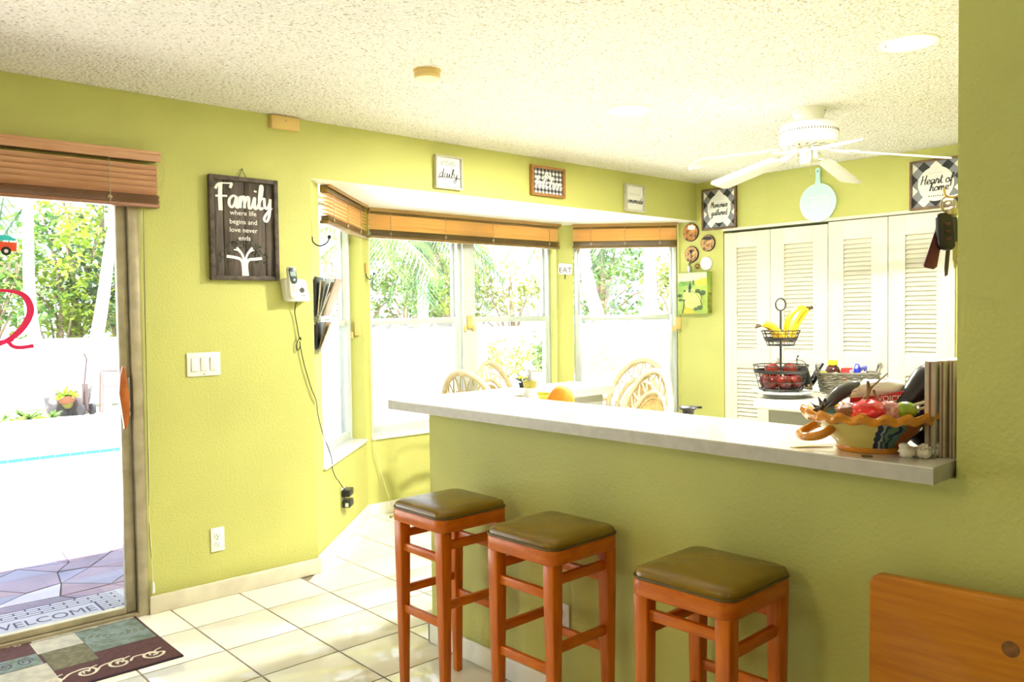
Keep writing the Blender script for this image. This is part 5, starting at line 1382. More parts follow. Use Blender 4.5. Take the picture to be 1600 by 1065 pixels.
t = thing('kettle', 'black kettle with a long upturned spout behind the fruit basket', 'kettle', (3.15, -1.65, PZ))
KM = mat('black_kettle_enamel', (0.010, 0.010, 0.012), 0.3, spec=0.5, vary=0.2)
kx = RZ(-0.73)
obj('body', G().lathe([(0.078, 0), (0.085, 0.006), (0.082, 0.05), (0.07, 0.10), (0.06, 0.135), (0.055, 0.142)], 32), KM, t, ang=50)
obj('lid', G().lathe([(0.057, 0.142), (0.05, 0.150), (0.02, 0.156), (0.008, 0.16)], 28), KM, t, ang=50)
obj('spout', G().tube(smooth([(0.065, 0, 0.045), (0.095, 0, 0.075), (0.115, 0, 0.12), (0.145, 0, 0.165)], 4), [0.024, 0.023, 0.022, 0.02, 0.019, 0.018, 0.017, 0.016, 0.015, 0.013, 0.012, 0.011, 0.010], 12, m=kx), KM, t, ang=60)
obj('handle_bracket', G().tube(smooth([(-0.06, 0, 0.12), (-0.05, 0, 0.17), (0.0, 0, 0.185), (0.045, 0, 0.17), (0.055, 0, 0.12)], 4), 0.0035, 8, m=kx), CHROME, t, ang=60)
obj('finial', G().tube([(0, 0, 0.158), (0, 0, 0.20)], 0.003, 6).ball((0.004, -0.004, 0.205), 0.006, 8, 6).ball((0, 0, 0.186), 0.006, 8, 6), IRON, t)
obj('trim_line', G().lathe([(0.083, 0.034), (0.0845, 0.036), (0.083, 0.038)], 32, cap=False), CHROME, t)

t = thing('serving_plate', 'white oval plate under the grey wicker basket', 'plate', (3.21, -1.915, PZ), -0.95)
obj('plate', G().lathe([(0.10, 0), (0.11, 0.004), (0.165, 0.016), (0.168, 0.019), (0.16, 0.018), (0.10, 0.008)], 40, m=Matrix.Diagonal((1, 0.62, 1, 1))), PLASTW, t, ang=40)
obj('foot', G().lathe([(0.09, 0.0), (0.095, 0.004)], 32, m=Matrix.Diagonal((1, 0.62, 1, 1))), PLASTW, t)
WZ = PZ + 0.012
WICK = mat('grey_wicker', (0.13, 0.125, 0.085), 0.7, col2=(0.07, 0.065, 0.045), scale=50)
t = thing('wicker_basket', 'grey oblong wicker basket holding a jar and snacks', 'basket', (3.21, -1.915, WZ), -0.95)
def oblong(a, b, r, n=10):
    P = []
    for cx, cy, a0 in ((a - r, b - r, 0), (-a + r, b - r, 90), (-a + r, -b + r, 180), (a - r, -b + r, 270)):
        for i in range(n):
            an = math.radians(a0 + 90 * i / (n - 1))
            P.append((cx + r * math.cos(an), cy + r * math.sin(an)))
    return P
def perim(a, b, r, n):
    Q = oblong(a, b, r); Q2 = Q + [Q[0]]
    L = [0]
    for p, q in zip(Q2, Q2[1:]): L.append(L[-1] + math.dist(p, q))
    out = []; k = 0
    for i in range(n):
        s = L[-1] * i / n
        while L[k + 1] < s: k += 1
        f = (s - L[k]) / max(1e-9, L[k + 1] - L[k])
        p, q = Q2[k], Q2[k + 1]
        out.append((p[0] + (q[0] - p[0]) * f, p[1] + (q[1] - p[1]) * f))
    return out
ns = 34
g = G(); nr = 10
for j in range(nr):
    f = j / (nr - 1)
    P = perim(0.132 + 0.018 * f, 0.075 + 0.012 * f, 0.03, ns * 2)
    Q = []
    for i, p in enumerate(P):
        s = (1 if (i // 2 + j) % 2 else -1) * (1 if i % 2 == 0 else 0) * 0.0035
        L_ = math.hypot(*p)
        Q.append((p[0] * (1 + s / L_), p[1] * (1 + s / L_), 0.006 + 0.098 * f + (0.002 if (i + j) % 4 < 2 else -0.002)))
    g.tube(Q, 0.0058, 6, closed=True)
obj('weave', g, WICK, t, ang=60)
g = G()
for p, q in zip(perim(0.132, 0.075, 0.03, ns), perim(0.150, 0.087, 0.03, ns)):
    g.tube([(p[0], p[1], 0.003), (q[0], q[1], 0.108)], 0.0026, 5)
obj('stakes', g, WICK, t)
obj('basket_floor', G().prism(oblong(0.13, 0.073, 0.03), 0.002, 0.007), WICK, t)
P = perim(0.151, 0.088, 0.03, 60)
obj('rim', G().tube([(p[0], p[1], 0.109) for p in P], 0.0062, 7, closed=True), WICK, t, ang=60)
for s in (-1, 1):
    obj('handle', G().tube(smooth([(s * 0.150, -0.035, 0.106), (s * 0.158, -0.03, 0.135), (s * 0.16, 0.0, 0.157), (s * 0.158, 0.03, 0.135), (s * 0.150, 0.035, 0.106)], 5), 0.0048, 8), WICK, t, ang=60)
def wb(x, y, z):
    c, s = math.cos(-0.95), math.sin(-0.95)
    return (3.21 + c * x - s * y, -1.915 + s * x + c * y, WZ + z)
t = thing('vitamin_jar', 'dark brown jar with a yellow cap in the wicker basket', 'jar', wb(-0.075, 0.01, 0.008))
obj('jar', G().lathe([(0.036, 0), (0.038, 0.005), (0.038, 0.115), (0.032, 0.130), (0.022, 0.138), (0.022, 0.148)], 28), mat('brown_glass', (0.05, 0.012, 0.012), 0.12, spec=0.6, vary=0.2), t, ang=45)
obj('cap', G().lathe([(0.024, 0.142), (0.025, 0.144), (0.025, 0.166), (0.022, 0.168)], 28), mat('yellow_cap', (0.74, 0.60, 0.03), 0.4, vary=0.05), t, ang=45)
obj('label', G().lathe([(0.0385, 0.03), (0.0386, 0.09)], 28, cap=False), mat('jar_label', (0.62, 0.52, 0.40), 0.5, vary=0.1), t, ang=60)
t = thing('snack_packet', 'crinkled blue and white snack packet in the wicker basket', 'packet', wb(0.065, -0.01, 0.06))
obj('packet', G().plate([(-0.052, 0.0), (0.045, 0.0), (0.052, 0.086), (0.01, 0.078), (-0.03, 0.083), (-0.044, 0.102), (-0.05, 0.092), (-0.06, 0.074)], -0.012, 0.012), mat('blue_packet', (0.02, 0.03, 0.42), 0.25, vary=0.25, scale=30, coat=0.3), t, bevel=0.003)
obj('white_patch', G().plate([(-0.025, 0.028), (0.03, 0.028), (0.036, 0.062), (0.01, 0.055), (0.0, 0.066), (-0.03, 0.058)], -0.0132, -0.0125), PAPER, t)
t = thing('snack_box', 'small red and white box beside the blue packet', 'box', wb(-0.005, 0.0, 0.06))
obj('carton', G().box(-0.03, 0.03, -0.02, 0.02, 0, 0.075), mat('red_carton', (0.60, 0.05, 0.05), 0.5, vary=0.1), t, bevel=0.002)
obj('white_panel', G().box(-0.012, 0.031, -0.0215, -0.019, 0.015, 0.066), PAPER, t)
t = thing('orange_tub', 'tiny orange-yellow tub in the wicker basket beside the spout', 'tub', wb(-0.128, -0.025, 0.05))
obj('tub', G().lathe([(0.014, 0), (0.016, 0.058), (0.012, 0.062)], 16), mat('tub_orange', (0.80, 0.42, 0.03), 0.4, vary=0.1), t, ang=40)
obj('lid', G().lathe([(0.017, 0.056), (0.017, 0.064), (0.014, 0.066)], 16), mat('yellow_cap', (0.7, 0.5, 0.03)), t, ang=40)
t = thing('clear_wrapper', 'crumpled pale wrapper at the basket front edge', 'wrapper', wb(-0.075, -0.055, 0.085))
lump('film', [((0, 0, 0.012), 0.022, (1.3, 0.7, 0.8))], mat('pale_film', (0.66, 0.64, 0.56), 0.3, vary=0.1), t, 21, 0.004, 10, 7)

# ================================================================= KEYS on the pillar edge
kt = thing('key_rack', 'brass key hook screwed to the pillar edge', 'hook', (1.0, -3.276, 1.672), PI)
obj('plate', G().box(-0.02, 0.02, -0.004, 0, -0.02, 0.02), BRASS, kt, bevel=0.002)
obj('hook_arm', G().tube(smooth([(0, -0.003, 0.0), (0, -0.03, -0.008), (0, -0.05, -0.004), (0, -0.054, 0.016)], 4), 0.003, 8), BRASS, kt, ang=60)
hx, hy, hz = 1.0, -3.233, 1.662
t = thing('key_bunch', 'bunch of keys with black fob and dark red leather tag by the pillar', 'keys', (hx, hy, hz), -0.73)
GR = mat('dull_gold', (0.42, 0.36, 0.18), 0.3, metal=0.8, vary=0.15)
def ringpts(c, r, ax):
    out = []
    for i in range(22):
        a = 2 * PI * i / 22
        u, w = r * math.cos(a), r * math.sin(a)
        out.append((c[0] + u, c[1] + (w if ax == 'y' else 0), c[2] + (w if ax == 'z' else 0.3 * u)))
    return out
obj('key_ring', G().tube(ringpts((0, 0, -0.016), 0.020, 'z'), 0.0016, 6, closed=True).tube(ringpts((0.004, 0.004, -0.022), 0.016, 'z'), 0.0016, 6, closed=True).tube(ringpts((-0.004, -0.004, -0.02), 0.013, 'z'), 0.0014, 6, closed=True), GR, t, ang=60)
obj('fob', G().plate([(-0.032, -0.045), (-0.026, -0.036), (0.002, -0.036), (0.008, -0.045), (0.012, -0.095), (0.012, -0.118), (0.004, -0.126), (-0.018, -0.126), (-0.028, -0.115), (-0.031, -0.09)], -0.012, 0.004), mat('black_fob', (0.016, 0.012, 0.014), 0.3, vary=0.3), t, bevel=0.004)
obj('fob_button', G().box(-0.018, -0.002, -0.0135, -0.011, -0.068, -0.060).box(-0.016, -0.002, -0.0135, -0.011, -0.085, -0.078).box(-0.014, 0.0, -0.0135, -0.011, -0.102, -0.095), mat('fob_button', (0.07, 0.02, 0.03), 0.4, vary=0.2), t, bevel=0.001)
obj('fob', G().plate([(0.008, -0.042), (0.024, -0.045), (0.029, -0.09), (0.026, -0.115), (0.012, -0.122), (0.006, -0.10)], 0.004, 0.016), mat('black_fob', (0.02, 0.02, 0.02)), t, bevel=0.003)
obj('leather_tag', G().plate([(-0.022, -0.05), (-0.006, -0.05), (-0.026, -0.165), (-0.034, -0.171), (-0.056, -0.166), (-0.058, -0.160)], 0.002, 0.007), mat('dark_red_leather', (0.11, 0.014, 0.012), 0.5, vary=0.25, scale=40), t, bevel=0.001)
for k, (x, tl, zt) in enumerate(((0.0, -0.10, -0.185), (0.016, 0.02, -0.166), (0.028, 0.12, -0.158))):
    zz = -0.115
    obj('key', G().plate([(x - 0.005, zz), (x + 0.005, zz), (x + 0.004 + tl * 0.05, zt), (x - 0.003 + tl * 0.05, zt - 0.004), (x - 0.004 + tl * 0.05, zt + 0.012), (x - 0.006 + tl * 0.03, zt + 0.018)], 0.0, 0.002).lathe([(0.010, 0), (0.010, 0.0025)], 14, m=T(x, 0.0015, zz) @ RX(PI / 2)), [CHROME, GR, GR][k] if k else mat('dark_key', (0.06, 0.04, 0.05), 0.35, metal=0.5, vary=0.2), t)
obj('charm', G().lathe([(0.004, 0.012), (0.013, 0.006), (0.014, -0.006), (0.004, -0.014)], 14, c=(0.004, -0.008, -0.034)), GR, t, ang=50)
obj('small_ring', G().tube(ringpts((0.03, 0, -0.148), 0.012, 'z'), 0.0018, 6, closed=True), GR, t, ang=60)

# ================================================================= RATTAN CHAIRS around the bay table
def make_chair():
    t = thing('rattan_chair', '', 'chair', group='rattan armchairs in the bay')
    hw = 0.26
    def arch(w, h, z0, n=22, bulge=0.0):
        out = []
        for i in range(n + 1):
            a = PI * i / n
            x = w * math.cos(a); z = z0 + h * math.sin(a)
            yb = 0.235 - 0.13 * (x / 0.27) ** 2 * 0.6 + 0.10 * (z - 0.5)
            out.append((x, yb, z))
        return out
    obj('seat_frame', G().tube([(0.25, -0.24, 0.42), (0.26, 0.0, 0.42), (0.22, 0.22, 0.42), (0, 0.25, 0.42), (-0.22, 0.22, 0.42), (-0.26, 0.0, 0.42), (-0.25, -0.24, 0.42), (0, -0.27, 0.42)], 0.019, 10, closed=True), RATTAN, t, ang=60)
    obj('seat_cushion', G().prism([(0.235, -0.235), (0.24, 0.0), (0.2, 0.2), (0, 0.225), (-0.2, 0.2), (-0.24, 0.0), (-0.235, -0.235), (0, -0.255)], 0.425, 0.485), mat('cream_cushion', (0.62, 0.58, 0.46), 0.8, vary=0.1), t, bevel=0.02, seg=3)
    for x, y in ((0.235, -0.23), (-0.235, -0.23), (0.21, 0.21), (-0.21, 0.21)):
        obj('leg', G().tube([(x * 1.08, y * 1.08, 0.0), (x * 1.02, y * 1.02, 0.22), (x, y, 0.42)], 0.018, 10), RATTAN, t, ang=60)
    obj('back_hoop', G().tube([(0.262, 0.12, 0.42)] + arch(0.262, 0.40, 0.63) + [(-0.262, 0.12, 0.42)], 0.021, 10), RATTAN, t, ang=60)
    obj('inner_hoop', G().tube([(0.20, 0.18, 0.44)] + arch(0.205, 0.30, 0.60) + [(-0.20, 0.18, 0.44)], 0.016, 10), RATTAN, t, ang=60)
    obj('inner_hoop', G().tube([(0.17, 0.18, 0.44)] + arch(0.175, 0.262, 0.60) + [(-0.17, 0.18, 0.44)], 0.006, 8), RATTD, t, ang=60)
    g = G()
    na = 9
    I = arch(0.205, 0.30, 0.60, 44); O = arch(0.262, 0.40, 0.63, 44)
    for k in range(na):
        i0, i1 = 4 + 4 * k, 8 + 4 * k
        A, B = Vector(I[i0]), Vector(I[i1]); M_ = Vector(O[(i0 + i1) // 2])
        mid = (A + B) / 2
        pts = [A, A.lerp(M_, 0.55) + (A - mid) * 0.15, M_.lerp(mid, 0.08), B.lerp(M_, 0.55) + (B - mid) * 0.15, B]
        g.tube(smooth([tuple(p) for p in pts], 4), 0.0055, 6)
    obj('loop_row', g, RATTAN, t, ang=60)
    g = G()
    P = arch(0.17, 0.255, 0.60, 24)
    for i in range(29):
        x = -0.162 + 0.0116 * i
        zt = 0.60 + 0.255 * math.sqrt(max(0, 1 - (x / 0.17) ** 2))
        yb = lambda z: 0.235 - 0.13 * (x / 0.27) ** 2 * 0.6 + 0.10 * (z - 0.5)
        g.tube([(x, yb(0.44), 0.44), (x, yb((0.44 + zt) / 2) + (0.003 if i % 2 else -0.003), (0.44 + zt) / 2), (x, yb(zt), zt)], 0.0058, 5)
    obj('woven_panel', g, RATTD, t, ang=60)
    for s in (-1, 1):
        obj('arm', G().tube(smooth([(s * 0.262, 0.15, 0.74), (s * 0.30, 0.05, 0.72), (s * 0.315, -0.10, 0.68), (s * 0.30, -0.22, 0.62), (s * 0.26, -0.25, 0.50), (s * 0.25, -0.24, 0.42)], 4), 0.019, 10), RATTAN, t, ang=60)
    return t
ch = make_chair()
def chair(o, x, y, face, lb):
    o.location = (x, y, 0); o.rotation_euler = (0, 0, face); o['label'] = lb
# local back is +y, so the chair faces -y
chair(ch, 2.98, 0.46, 0.35, 'pale rattan armchair at the far side by the middle bay window')
chair(dup(ch), 2.38, 0.10, PI / 2 + 0.18, 'pale rattan armchair peeking over the bar corner, leftmost')
chair(dup(ch), 3.50, -0.10, math.radians(10 - 90), 'pale rattan armchair farthest right before the right bay window')
chair(dup(ch), 2.66, -0.76, math.radians(-15 - 90), 'rattan armchair nearest the kitchen showing its woven back')
t = thing('bay_table', 'round white dining table between the rattan chairs in the bay', 'table', (2.94, -0.12, 0))
obj('tabletop', G().lathe([(0.25, 0.715), (0.265, 0.72), (0.27, 0.735), (0.265, 0.745)], 48), WHITE, t, ang=40)
obj('pedestal', G().lathe([(0.24, 0.0), (0.23, 0.03), (0.07, 0.08), (0.05, 0.30), (0.05, 0.62), (0.12, 0.715)], 28), RATTAN, t, ang=40)

# ================================================================= GARDEN
FW = mat('white_vinyl_fence', (0.84, 0.84, 0.84), 0.4, vary=0.03)
def fence(label, x0, y0, ang, n, ht=1.12):
    t = thing('garden_fence', label, 'fence', (x0, y0, -0.06), ang)
    bm1 = mesh_of('fence_board', G().box(0.006, 0.244, -0.012, 0.012, 0.08, ht - 0.06), FW)
    pm_ = mesh_of('fence_post', G().box(-0.055, 0.055, -0.06, 0.06, 0, ht + 0.04).box(-0.07, 0.07, -0.075, 0.075, ht + 0.04, ht + 0.065), FW)
    for i in range(n):
        link('fence_board', bm1, t, (i * 0.25, 0, 0))
        if i % 8 == 0: link('fence_post', pm_, t, (i * 0.25, 0, 0))
    obj('fence_rail', G().box(0, n * 0.25, -0.03, 0.03, 0.06, 0.16).box(0, n * 0.25, -0.03, 0.03, ht - 0.1, ht), FW, t)
fence('white vinyl board fence along the back of the garden', -1.0, 10.75, 0, 64, 1.15)
fence('white vinyl board fence at the right side of the garden', 15.0, 10.6, -PI / 2, 36, 1.15)

LEAFS = [mat('leaf_lime', (0.30, 0.42, 0.05), 0.45, vary=0.35, scale=2, trans=0.35), mat('leaf_mid', (0.13, 0.26, 0.06), 0.45, vary=0.35, scale=2, trans=0.3), mat('leaf_deep', (0.05, 0.12, 0.05), 0.45, vary=0.4, scale=2, trans=0.2), mat('leaf_olive', (0.26, 0.30, 0.08), 0.5, vary=0.4, scale=2, trans=0.3)]
BARKW = mat('white_palm_bark', (0.40, 0.37, 0.39), 0.9, vary=0.25, scale=7, bump=0.6, bscale=20)
BARKB = mat('brown_bark', (0.30, 0.22, 0.16), 0.9, vary=0.3, scale=9, bump=0.5, bscale=25)
def mossy():
    m = D.materials.new('mossy_palm_base'); m.use_nodes = True
    N, L = m.node_tree.nodes, m.node_tree.links
    b = N['Principled BSDF']; b.inputs['Roughness'].default_value = 0.95
    tc = N.new('ShaderNodeTexCoord'); sx = N.new('ShaderNodeSeparateXYZ'); L.new(tc.outputs['Object'], sx.inputs[0])
    n = N.new('ShaderNodeTexNoise'); n.inputs['Scale'].default_value = 7; n.inputs['Detail'].default_value = 5; L.new(tc.outputs['Object'], n.inputs['Vector'])
    ma = N.new('ShaderNodeMath'); ma.operation = 'MULTIPLY_ADD'; ma.inputs[1].default_value = 1.1; L.new(n.outputs['Fac'], ma.inputs[0]); L.new(sx.outputs['Z'], ma.inputs[2])
    r = N.new('ShaderNodeValToRGB')
    r.color_ramp.elements[0].position = 0.45; r.color_ramp.elements[0].color = (0.022, 0.02, 0.028, 1)
    r.color_ramp.elements[1].position = 1.0; r.color_ramp.elements[1].color = (0.38, 0.36, 0.38, 1)
    e = r.color_ramp.elements.new(0.78); e.color = (0.09, 0.085, 0.10, 1)
    L.new(ma.outputs[0], r.inputs['Fac']); L.new(r.outputs['Color'], b.inputs['Base Color'])
    return m
MOSS = mossy()
def foliage(n, blobs, size, seed):
    r = random.Random(seed); g = G()
    V = g.V; F = g.F
    for _ in range(n):
        cx, cy, cz, rx, rz = r.choice(blobs)
        u = r.uniform(-1, 1); a = r.uniform(0, 2 * PI); k = r.uniform(0.55, 1.0); s = math.sqrt(1 - u * u)
        x, y, z = cx + rx * k * s * math.cos(a), cy + rx * k * s * math.sin(a), cz + rz * k * u
        L_ = size * r.uniform(0.6, 1.3); w = L_ * 0.32
        th, ph = r.uniform(0, 2 * PI), r.uniform(-0.9, 0.5)
        d = (math.cos(th) * math.cos(ph), math.sin(th) * math.cos(ph), math.sin(ph))
        q = (-math.sin(th), math.cos(th), r.uniform(-0.6, 0.6))
        k0 = len(V)
        V += [(x, y, z), (x + d[0] * L_ * .5 + q[0] * w, y + d[1] * L_ * .5 + q[1] * w, z + d[2] * L_ * .5 + q[2] * w), (x + d[0] * L_, y + d[1] * L_, z + d[2] * L_ - 0.02), (x + d[0] * L_ * .5 - q[0] * w, y + d[1] * L_ * .5 - q[1] * w, z + d[2] * L_ * .5 - q[2] * w)]
        F.append((k0, k0 + 1, k0 + 2, k0 + 3))
    return g
def blobs_of(r, n, R, z0, z1, br):
    return [(r.uniform(-R, R), r.uniform(-R * .7, R * .7), r.uniform(z0, z1), br * r.uniform(.6, 1.2), br * r.uniform(.5, .9)) for _ in range(n)]
TV = []
for k, (R, z0, z1, br, n, sz, nb) in enumerate(((1.3, 1.3, 4.4, 0.55, 1500, 0.17, 22), (1.0, 0.7, 3.0, 0.5, 1300, 0.14, 18), (0.7, 0.25, 1.1, 0.34, 800, 0.11, 12))):
    r = random.Random(30 + k); B = blobs_of(r, nb, R, z0, z1, br)
    lm_ = foliage(n, B, sz, 70 + k)
    tr = G()
    if k < 2:
        tr.tube([(0, 0, 0), (0.05, 0, z0), (-0.05, 0.05, z1 * 0.7), (0.05, 0, z1)], [0.09, 0.075, 0.05, 0.015], 8)
        for b_ in B[:9]:
            tr.tube([(0.0, 0, z0 * .8), ((b_[0]) * .5, b_[1] * .5, (z0 + b_[2]) / 2), b_[:3]], [0.04, 0.025, 0.008], 6)
    else:
        for b_ in B[:8]:
            tr.tube([(0, 0, 0), (b_[0] * .6, b_[1] * .6, b_[2] * .5), b_[:3]], [0.025, 0.015, 0.005], 6)
    TV.append((lm_, mesh_of('trunk', tr, BARKB, ang=60)))
TM = {}
def tree(kind, lm_i, x, y, s, rz, label, cat='tree', z=-0.08):
    t = thing(['garden_tree', 'garden_tree', 'garden_bush'][kind], label, cat, (x, y, z), rz, group='trees and bushes beyond the fence')
    t.scale = (s, s, s)
    if (kind, lm_i) not in TM:
        TM[kind, lm_i] = mesh_of('foliage', TV[kind][0], LEAFS[lm_i])
    stuff(link('foliage', TM[kind, lm_i], t)); link('trunk', TV[kind][1], t)
spec = [
 (0, 0, 3.0, 12.6, 1.0, 0.3, 'yellow-green tree straight behind the twin white palm trunks'),
 (1, 1, 1.55, 12.4, 1.1, 1.7, 'mid green tree left of the twin white palm trunks'),
 (0, 2, 4.0, 14.4, 1.15, 2.2, 'dark tree far behind the yellow-green one, seen through the glass door'),
 (1, 2, 3.7, 12.2, 1.0, 0.9, 'dark green low tree by the door jamb beyond the fence'),
 (1, 0, 2.6, 12.0, 0.8, 4.1, 'small lime tree low between the palm trunks beyond the fence'),
 (0, 3, 0.6, 14.0, 1.2, 5.0, 'olive tree at the far left beyond the fence'),
 (0, 1, 6.6, 13.6, 1.1, 3.3, 'tall green tree seen through the left bay window'),
 (0, 3, 9.4, 13.0, 1.0, 1.1, 'olive tree behind the left pane of the middle window'),
 (1, 1, 9.9, 12.0, 1.05, 2.9, 'bushy green tree low behind the left pane of the middle window'),
 (1, 0, 11.3, 12.4, 1.15, 0.6, 'bright lime tree beside the middle window mullion'),
 (0, 3, 12.6, 13.8, 1.1, 3.9, 'pale olive tree behind the right pane of the middle window'),
 (1, 3, 13.2, 11.9, 1.0, 5.5, 'low olive tree at the right edge of the middle window'),
 (0, 1, 16.6, 11.8, 1.15, 4.4, 'big green tree at the left of the right bay window'),
 (1, 3, 17.2, 9.6, 1.2, 2.0, 'olive bushy tree in the middle of the right bay window'),
 (0, 3, 19.0, 9.0, 1.2, 0.1, 'tall olive tree behind the right bay window'),
 (1, 1, 17.8, 7.6, 1.1, 3.0, 'green tree at the right edge of the right bay window'),
 (0, 2, 18.5, 13.6, 1.2, 1.3, 'dark tree in the corner where the two fences meet'),
]
for a in spec: tree(*a)
for a in ((2, 3, 12.6, 8.6, 0.8, 1.0, 'flowering low bush on this side of the side fence', 'bush'), (2, 0, 11.2, 9.9, 0.95, 3.0, 'lime bush before the back fence at the middle window', 'bush'), (2, 3, 13.9, 9.6, 0.9, 5.0, 'olive bush in the fence corner, right bay window', 'bush'), (2, 1, 12.9, 10.0, 1.0, 4.0, 'green bush next to the lime bush at the back fence', 'bush')):
    tree(*a)

# palms with bare pale trunks
def palm(label, pts, r0, r1, crown, seed, skirt=False):
    x, y, z = pts[0]
    t = thing('palm_tree', label, 'palm', (x, y, z))
    P = smooth([(p[0] - x, p[1] - y, p[2] - z) for p in pts], 6)
    n = len(P)
    R_ = [(r0 + (r1 - r0) * (i / (n - 1)) ** 0.6) * (1 + 0.03 * (i % 2)) for i in range(n)]
    obj('trunk', G().tube(P, R_, 14), BARKW, t, ang=60)
    if skirt is None:
        k = next(i for i, p in enumerate(P) if p[2] > 0.62)
        obj('root_base', G().tube(P[:k + 1], [q * (1.03 + 0.25 * (1 - i / k) ** 2) for i, q in enumerate(R_[:k + 1])], 14), MOSS, t, ang=60)
    if crown:
        r = random.Random(seed); g = G(); top = Vector(P[-1])
        for k in range(16):
            a = 2 * PI * k / 16 + r.uniform(-.2, .2); el = r.uniform(-0.5, 0.9); L_ = r.uniform(1.3, 1.9)
            d = Vector((math.cos(a), math.sin(a), 0))
            sp = [top + d * (L_ * s * math.cos(el * (1 - s))) + Vector((0, 0, L_ * (0.75 * s * math.sin(el) - 0.75 * s * s))) for s in (0, .15, .3, .45, .6, .75, .9, 1)]
            for i in range(1, len(sp)):
                for side in (-1, 1):
                    for q in range(3):
                        b0 = sp[i - 1].lerp(sp[i], q / 3)
                        nrm = Vector((-d.y, d.x, 0)) * side
                        tip = b0 + nrm * 0.34 + (sp[i] - sp[i - 1]).normalized() * 0.22 + Vector((0, 0, -0.26))
                        w = (sp[i] - sp[i - 1]).normalized() * 0.022
                        g.add([b0 - w, b0 + w, tip], [(0, 1, 2)])
            g.tube([tuple(p) for p in sp], 0.014, 4)
        stuff(obj('fronds', g, LEAFS[2] if seed % 2 else LEAFS[1], t))
    if skirt:
        r = random.Random(seed + 50); g = G(); top = Vector(P[-1])
        for k in range(70):
            a = r.uniform(0, 2 * PI); L_ = r.uniform(0.5, 1.1); d = Vector((math.cos(a), math.sin(a), 0)) * r.uniform(0.1, 0.45)
            b0 = top + d * 0.3; tip = b0 + d + Vector((0, 0, -L_)); w = Vector((-d.y, d.x, 0)).normalized() * 0.03
            g.add([b0 - w, b0 + w, tip + w * .4, tip - w * .4], [(0, 1, 2, 3)])
        stuff(obj('dry_skirt', g, mat('dry_frond', (0.24, 0.16, 0.08), 0.8, vary=0.4, scale=3), t))
palm('left pale trunk of the twin palms beyond the pool', [(2.05, 9.8, -0.1), (1.93, 9.8, 0.42), (1.82, 9.85, 0.85), (1.75, 9.9, 1.4), (1.73, 9.9, 2.0), (1.75, 9.9, 3.2), (1.8, 9.9, 4.6)], 0.125, 0.064, True, 1, None)
palm('right pale leaning trunk of the twin palms beyond the pool', [(2.27, 9.8, -0.1), (2.47, 9.8, 0.58), (2.60, 9.85, 1.0), (2.74, 9.9, 1.67), (2.85, 9.9, 2.4), (2.97, 9.9, 3.1), (3.2, 9.9, 4.5)], 0.135, 0.068, True, 3, None)
palm('palm with drooping dark fronds at the left of the middle window', [(7.55, 9.9, -0.1), (7.5, 9.9, 1.5), (7.55, 9.9, 3.05)], 0.13, 0.10, True, 4)
palm('palm with brown dry skirt at the middle window', [(9.1, 10.1, -0.1), (9.05, 10.1, 1.5), (9.1, 10.1, 3.1)], 0.13, 0.11, True, 7, True)
palm('pale slanting palm trunk at the left of the right bay window', [(14.4, 9.6, -0.1), (14.1, 9.7, 1.2), (13.8, 9.8, 2.3), (13.5, 9.8, 4.2)], 0.2, 0.15, True, 8)
palm('upright pale palm trunk at the right of the right bay window', [(14.2, 8.2, -0.1), (14.25, 8.2, 1.5), (14.2, 8.2, 4.0)], 0.17, 0.14, True, 5)

# potted plant wedged between the twin trunks
TERRA = mat('terracotta', (0.17, 0.055, 0.03), 0.7, vary=0.12, scale=12)
t = thing('potted_plant', 'terracotta pot with spiky yellow-green plant between the twin palm trunks', 'plant', (2.13, 9.62, 0.12), 0, rot=(0.0, -0.12, 0))
obj('pot', G().lathe([(0.06, 0), (0.10, 0.03), (0.135, 0.10), (0.14, 0.135), (0.125, 0.135), (0.11, 0.06)], 24), TERRA, t, ang=50)
obj('saucer_hanger', G().lathe([(0.04, -0.06), (0.07, -0.02), (0.085, 0.015), (0.083, 0.02), (0.06, 0.0)], 18), mat('coir_liner', (0.10, 0.10, 0.02), 0.9, vary=0.3), t, ang=50)
def spiky(n, L_, seed, up=0.7):
    r = random.Random(seed); g = G()
    for k in range(n):
        a = r.uniform(0, 2 * PI); e = r.uniform(0.1, 1.3) * up; l = L_ * r.uniform(.6, 1)
        d = Vector((math.cos(a) * math.cos(e), math.sin(a) * math.cos(e), math.sin(e))); w = Vector((-d.y, d.x, 0)).normalized() * l * 0.09
        b0 = Vector((0, 0, 0)); m_ = d * l * .6; tip = d * l + Vector((0, 0, -l * .18))
        g.add([b0 - w * .5, b0 + w * .5, m_ + w, tip, m_ - w], [(0, 1, 2, 3, 4)])
    return g
g = spiky(46, 0.27, 9); g.V = [(v[0], v[1], v[2] + 0.12) for v in g.V]
obj('spiky_leaves', g, LEAFS[0], t)
sm = [mesh_of('spiky_leaves', spiky(26, 0.26, 12), LEAFS[1]), mesh_of('spiky_leaves', spiky(24, 0.22, 13), LEAFS[0])]
for k, (x, y, s, lb) in enumerate(((1.22, 9.5, 1.0, 'low spiky plant at the left end of the planting bed'), (1.42, 9.42, 0.8, 'small yellow-green plant second from left in the bed'), (1.60, 9.62, 1.25, 'taller dark leafed plant in the middle of the bed'), (1.74, 9.45, 0.75, 'small bright plant left of the palm trunks'), (1.88, 9.5, 0.95, 'spiky plant touching the left palm trunk'))):
    t = thing('bed_plant', lb, 'plant', (x, y, -0.06), k * 1.1, group='low plants in the poolside bed')
    t.scale = (s, s, s)
    link('spiky_leaves', sm[k % 2], t)
    obj('stem', G().tube([(0, 0, 0), (0.01, 0, 0.10 if k == 2 else 0.05)], 0.008, 5), BARKB, t)

